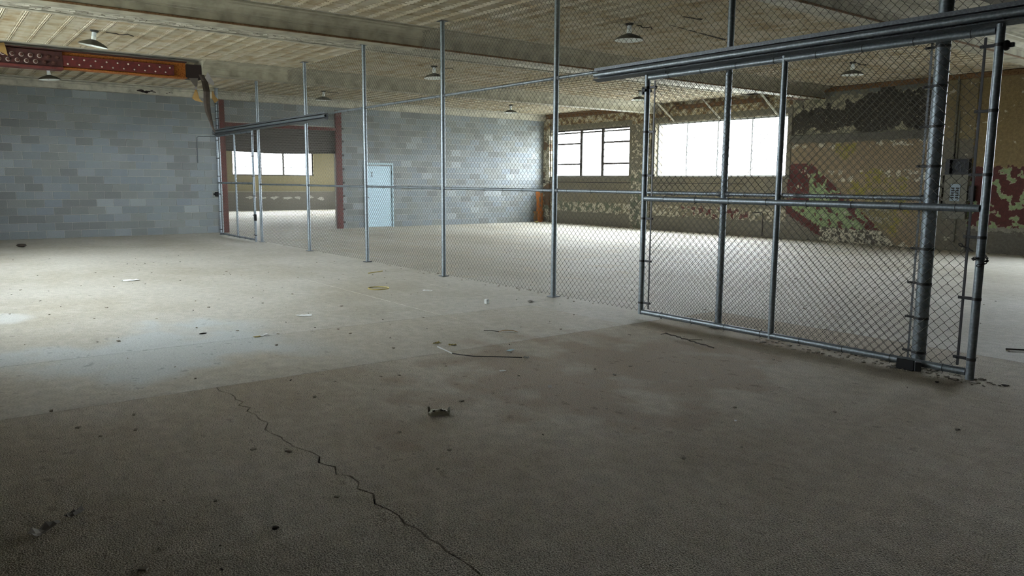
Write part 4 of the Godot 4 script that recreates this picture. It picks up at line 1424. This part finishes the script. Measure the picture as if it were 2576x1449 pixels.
# ------------------------------------------------------------------ litter
func crumple(seed_: int, l: float, w: float, h: float, nu := 9, nv := 5) -> MB:
	var rng := RandomNumberGenerator.new(); rng.seed = seed_
	var rows := []
	for i in nv:
		var row := []
		for j in nu:
			var u := j / float(nu - 1) - 0.5; var v := i / float(nv - 1) - 0.5
			var y := 0.004 + h * rng.randf() * (0.3 + 0.7 * (1.0 - absf(2 * v)))
			row.append(Vector3(u * l + rng.randf_range(-1, 1) * l * 0.02, y, -v * w + rng.randf_range(-1, 1) * w * 0.05))
		rows.append(row)
	var b := MB.new()
	b.sheet(rows, 0.0015)
	return b

func turned(o: Node3D, a: float) -> void:
	o.rotation.y = a

func build_litter() -> void:
	# crumpled food wrapper in front
	var wr := thing("crumpled_wrapper", "crumpled clear and black food wrapper, nearest litter on the floor", "wrapper", Vector3(2.69, 0, -4.31))
	wr.rotation.y = -0.62
	var fm := MB.new()
	var rw := RandomNumberGenerator.new(); rw.seed = 3
	var film_rows := []
	for i in 9:
		var row := []
		var a := PI * i / 8.0
		for j in 15:
			var u := j / 14.0 - 0.5
			var k := 1.0 - 0.55 * pow(absf(u) * 2.0, 4.0) + rw.randf_range(-0.22, 0.22)
			row.append(Vector3(u * 0.14 + rw.randf_range(-0.003, 0.003), 0.003 + 0.034 * sin(a) * k, cos(a) * 0.036 * (0.85 + 0.15 * k)))
		film_rows.append(row)
	fm.sheet(film_rows, 0.0012)
	part("film", fm, M.plastic_clear, wr)
	for q in [[-0.018, 0.010, 0.05, 0.5], [0.02, 0.012, 0.045, 0.2], [0.0, -0.008, 0.06, 0.9]]:
		var bd := crumple(int(80 + q[0] * 1000), q[2], 0.014, 0.012, 6, 3)
		var o := part("printed_patch", bd, M.wrapper_print, wr, Vector3(q[0], 0.03 - absf(q[1]) * 0.4, q[1]))
		o.rotation = Vector3(q[3], 0.2, 0)
	for s in [-1, 1]:
		var c := MB.new()
		c.sheet([[Vector3(s * 0.06, 0.004, 0.028), Vector3(s * 0.074, 0.002, 0.03)], [Vector3(s * 0.058, 0.03, 0.0), Vector3(s * 0.076, 0.034, 0.0)], [Vector3(s * 0.062, 0.045, -0.02), Vector3(s * 0.080, 0.05, -0.026)]], 0.0012)
		part("crimped_end", c, M.plastic_clear, wr)
	# flat papers and cards
	for s in [
		["paper_sheet", 3.47, -8.50, 0.17, 0.10, 0.02, -0.5, "paper", "flat white folded paper sheet on the floor left of centre", "paper"],
		["plastic_card", 4.29, -5.61, 0.085, 0.045, 0.008, 0.3, "blue_card", "pale blue card lying beside the bent rod", "card"],
		["plastic_card", 3.76, -4.41, 0.065, 0.028, 0.004, 0.9, "card_grey", "small grey card on the floor right of the crumpled wrapper", "card"],
		["paper_scrap", 3.76, -5.02, 0.055, 0.02, 0.012, -0.3, "paper", "small torn white scrap below the bent rod", "paper"],
		["paper_scrap", 5.71, -9.43, 0.14, 0.035, 0.02, -0.9, "paper", "white plastic scrap beside the yellow ring", "paper"],
		["paper_scrap", 6.28, -7.77, 0.10, 0.08, 0.03, 1.2, "card_grey", "curled grey scrap near the foot of a fence post", "paper"],
		["paper_scrap", 3.90, -6.28, 0.085, 0.03, 0.02, 0.1, "yellow_bit", "pale crumpled scrap just above the bent rod's white end", "paper"],
		["paper_scrap", 3.98, -6.12, 0.08, 0.03, 0.02, -0.4, "yellow_bit", "pale torn scrap touching the shadow above the bent rod", "paper"],
		["paper_scrap", 2.60, -7.60, 0.075, 0.04, 0.014, 0.2, "yellow_bit", "yellowish scrap left of a small white scrap, left of centre", "paper"],
		["paper_scrap", 2.70, -7.62, 0.07, 0.05, 0.02, 1.0, "paper", "small white scrap right of a yellowish one, left of centre", "paper"],
		["paper_scrap", 2.52, -13.04, 0.24, 0.16, 0.03, 0.0, "paper", "distant white scrap on the bright floor at left", "paper"],
		["leaf_scrap", 0.33, -3.88, 0.15, 0.05, 0.05, 0.7, "card_grey", "curled scrap at the lower left corner of the floor", "scrap"],
		["leaf_scrap", 0.47, -3.99, 0.09, 0.035, 0.035, 0.5, "card_grey", "smaller curled scrap just above the one at lower left", "scrap"]]:
		var o := solo(s[0], crumple(int(s[1] * 100), s[3], s[4], s[5], 7, 4), M[s[7]], s[8], s[9], Vector3(s[1], 0, s[2]), "litter on the concrete floor")
		turned(o, s[6])
	# white cube of plastic
	var b := MB.new()
	b.bevel(Vector3(0, 0.03, 0), Vector3(0.055, 0.06, 0.05), 0.008, Basis(Vector3.UP, 0.4))
	solo("plastic_block", b, M.paper, "small bright white plastic block by a fence post", "block", Vector3(5.73, 0, -8.0))
	# yellow ring
	b = MB.new()
	var pts := PackedVector3Array()
	for k in 25:
		pts.append(Vector3(0.15 * cos(TAU * k / 24.0), 0.008, 0.15 * sin(TAU * k / 24.0)))
	b.tube(pts, 0.008, 6, false)
	solo("rubber_ring", b, M.yellow_bit, "thin yellowish ring lying flat on the floor", "ring", Vector3(5.25, 0, -10.05))
	# bent rod: white end and dark cable
	var rod := thing("bent_rod", "long bent rod, white at one end and dark along the rest", "rod", Vector3(3.9, 0, -5.6))
	b = MB.new()
	b.tube(PackedVector3Array([Vector3(-0.14, 0.03, -0.44), Vector3(-0.14, 0.012, -0.19)]), 0.006, 8)
	part("white_end", b, M.paper, rod)
	b = MB.new()
	b.tube(PackedVector3Array([Vector3(-0.14, 0.012, -0.19), Vector3(-0.11, 0.012, -0.10), Vector3(-0.05, 0.012, 0.02), Vector3(0.10, 0.010, 0.14), Vector3(0.28, 0.010, 0.31)]), 0.0042, 8)
	part("dark_length", b, M.cable_black, rod)
	b = crumple(44, 0.05, 0.035, 0.03, 5, 4)
	part("torn_tip", b, M.card_grey, rod, Vector3(0.31, 0, 0.33))
	# dry yellow leaf with stem
	var lf := thing("dry_leaf", "long dry yellow leaf on the floor above the bent rod", "leaf", Vector3(4.80, 0, -6.34))
	lf.rotation.y = -0.62
	b = MB.new()
	b.sheet([[Vector3(-0.09, 0.006, 0.004), Vector3(-0.02, 0.03, 0.02), Vector3(0.06, 0.024, 0.016), Vector3(0.12, 0.005, 0.0)], [Vector3(-0.09, 0.005, -0.002), Vector3(-0.02, 0.012, -0.03), Vector3(0.06, 0.01, -0.024), Vector3(0.12, 0.004, -0.004)]], 0.0015)
	part("blade", b, M.dry_leaf, lf)
	b = MB.new()
	b.tube(PackedVector3Array([Vector3(-0.08, 0.006, 0), Vector3(-0.16, 0.014, -0.02), Vector3(-0.24, 0.008, -0.05)]), 0.004, 6)
	part("stem", b, M.dark_bit, lf)
	# frayed cable near the gate
	b = MB.new()
	pts = PackedVector3Array()
	var rng := RandomNumberGenerator.new(); rng.seed = 4
	for k in 22:
		var t := k / 21.0
		pts.append(Vector3(6.06 - 0.17 * t + rng.randf_range(-0.012, 0.012), 0.012 + 0.008 * rng.randf(), -5.28 + 0.76 * t))
	b.tube(pts, 0.006, 6)
	b.tube(PackedVector3Array([Vector3(5.99, 0.012, -4.93), Vector3(6.07, 0.015, -4.86), Vector3(6.12, 0.01, -4.84)]), 0.004, 5)
	b.tube(PackedVector3Array([Vector3(6.05, 0.012, -5.18), Vector3(6.02, 0.03, -5.22), Vector3(5.99, 0.012, -5.27)]), 0.004, 5)
	solo("frayed_cable", b, M.dark_bit, "dark frayed cable lying on the floor before the gate", "cable")
	# crack filler strip lying by the fence and long thin laths beyond it
	for s in [[6.30, -11.9, 5.95, -11.75, "thin pale lath lying near the yellow ring, before the fence", "yellow_bit"], [8.15, -2.85, 8.7, -2.2, "dark lath on the floor at the right edge of the view", "dark_bit"]]:
		b = MB.new()
		b.tube(PackedVector3Array([Vector3(s[0], 0.012, s[1]), Vector3(s[2], 0.012, s[3])]), 0.008, 4)
		solo("wood_lath", b, M[s[5]], s[4], "lath", Vector3.ZERO)
	# small dark chips, stones and crumbs
	var chips := [
		[2.21, -8.08, 0.025, "dark_bit", "short brown stick left of the yellowish scrap", 3.6], [3.45, -6.32, 0.03, "stone_bit", "small pale stone with a shadow, left of the bent rod", 1.0], [2.18, -5.20, 0.03, "stone_bit", "small chip on the dark floor right of the crack's start", 1.4],
		[1.60, -4.21, 0.028, "stone_bit", "small chip left of the crack in the dark foreground", 2.0], [4.20, -3.02, 0.022, "paper", "tiny white chip on the floor at right", 1.0], [3.37, -2.76, 0.028, "stone_bit", "small oval stone in the right foreground", 1.5],
		[1.17, -3.28, 0.03, "dark_bit", "dark crumb in the left foreground", 1.2], [1.80, -20.76, 0.16, "dark_bit", "dark flat lump near the block wall at far left", 2.0], [6.34, -2.68, 0.03, "dark_bit", "dark stone before the gate's end post", 1.1],
		[6.53, -2.62, 0.045, "stone_bit", "broken concrete lump at the foot of the gate's end post", 1.4], [6.67, -2.32, 0.03, "dark_bit", "dark stone right of the gate's end post", 1.3], [18.75, -22.9, 0.12, "yellow_bit", "yellow lump on the floor beside the orange rusted casing", 1.8], [5.2, -2.05, 0.03, "stone_bit", "grey stone at the right edge of the foreground", 1.2]]
	for i in chips.size():
		var c: Array = chips[i]
		rng.seed = 100 + i
		b = MB.new()
		var rows := []
		for k in 5:
			var row := []
			var ph := PI * k / 4.0
			for q in 9:
				var a := TAU * (q % 8) / 8.0
				var rr: float = c[2] * 0.5 * (1.0 + 0.25 * sin(a * 3 + i) + 0.15 * cos(a * 2 + k))
				row.append(Vector3(cos(a) * sin(ph) * rr * c[5], (1 - cos(ph)) * c[2] * 0.25, sin(a) * sin(ph) * rr))
			rows.append(row)
		for k in 4:
			for q in 8:
				b.quad(rows[k][q], rows[k][q + 1], rows[k + 1][q + 1], rows[k + 1][q])
		var o := solo("floor_chip", b, M[c[3]], c[4], "debris", Vector3(c[0], 0, c[1]), "litter on the concrete floor")
		turned(o, i * 0.7)
	# crumbs strewn along the foot of the gate and over the floor
	b = MB.new()
	rng.seed = 55
	for k in 420:
		var p: Vector3
		if k < 190: p = Vector3(XG + rng.randf_range(-0.16, 0.14) , 0, rng.randf_range(-4.6, -2.3))
		elif k < 250: p = Vector3(XF + rng.randf_range(-0.1, 0.14), 0, rng.randf_range(-22, -7))
		else: p = Vector3(rng.randf_range(0.5, 12.0), 0, rng.randf_range(-14, -2.6))
		var s := rng.randf_range(0.004, 0.014) * (1.3 if k < 190 else 1.2)
		b.cbox(p + Vector3(0, s * 0.25, 0), Vector3(s * rng.randf_range(1, 2.4), s * 0.6, s * rng.randf_range(0.8, 1.6)), Basis(Vector3.UP, rng.randf() * TAU))
	for k in 240:
		var p := Vector3(XW - 0.13 - absf(rng.randfn(0, 0.10)), 0, rng.randf_range(-22.8, -6.5))
		var s := rng.randf_range(0.012, 0.045)
		b.cbox(p + Vector3(0, s * 0.3, 0), Vector3(s * 1.4, s * 0.7, s), Basis(Vector3.UP, rng.randf() * TAU))
	solo("floor_crumbs", b, M.stone_bit, "tiny crumbs of concrete strewn over the floor", "crumbs", Vector3.ZERO, "", "stuff")
	b = MB.new()
	for k in 150:
		var p := Vector3(rng.randf_range(0.6, 14.0), 0, rng.randf_range(-19, -2.6))
		var s := rng.randf_range(0.004, 0.011)
		b.cbox(p + Vector3(0, 0.003, 0), Vector3(s * rng.randf_range(1.5, 4), 0.005, s * 0.6), Basis(Vector3.UP, rng.randf() * TAU))
	solo("dark_crumbs", b, M.dark_bit, "dark splinters and specks scattered over the floor", "crumbs", Vector3.ZERO, "", "stuff")
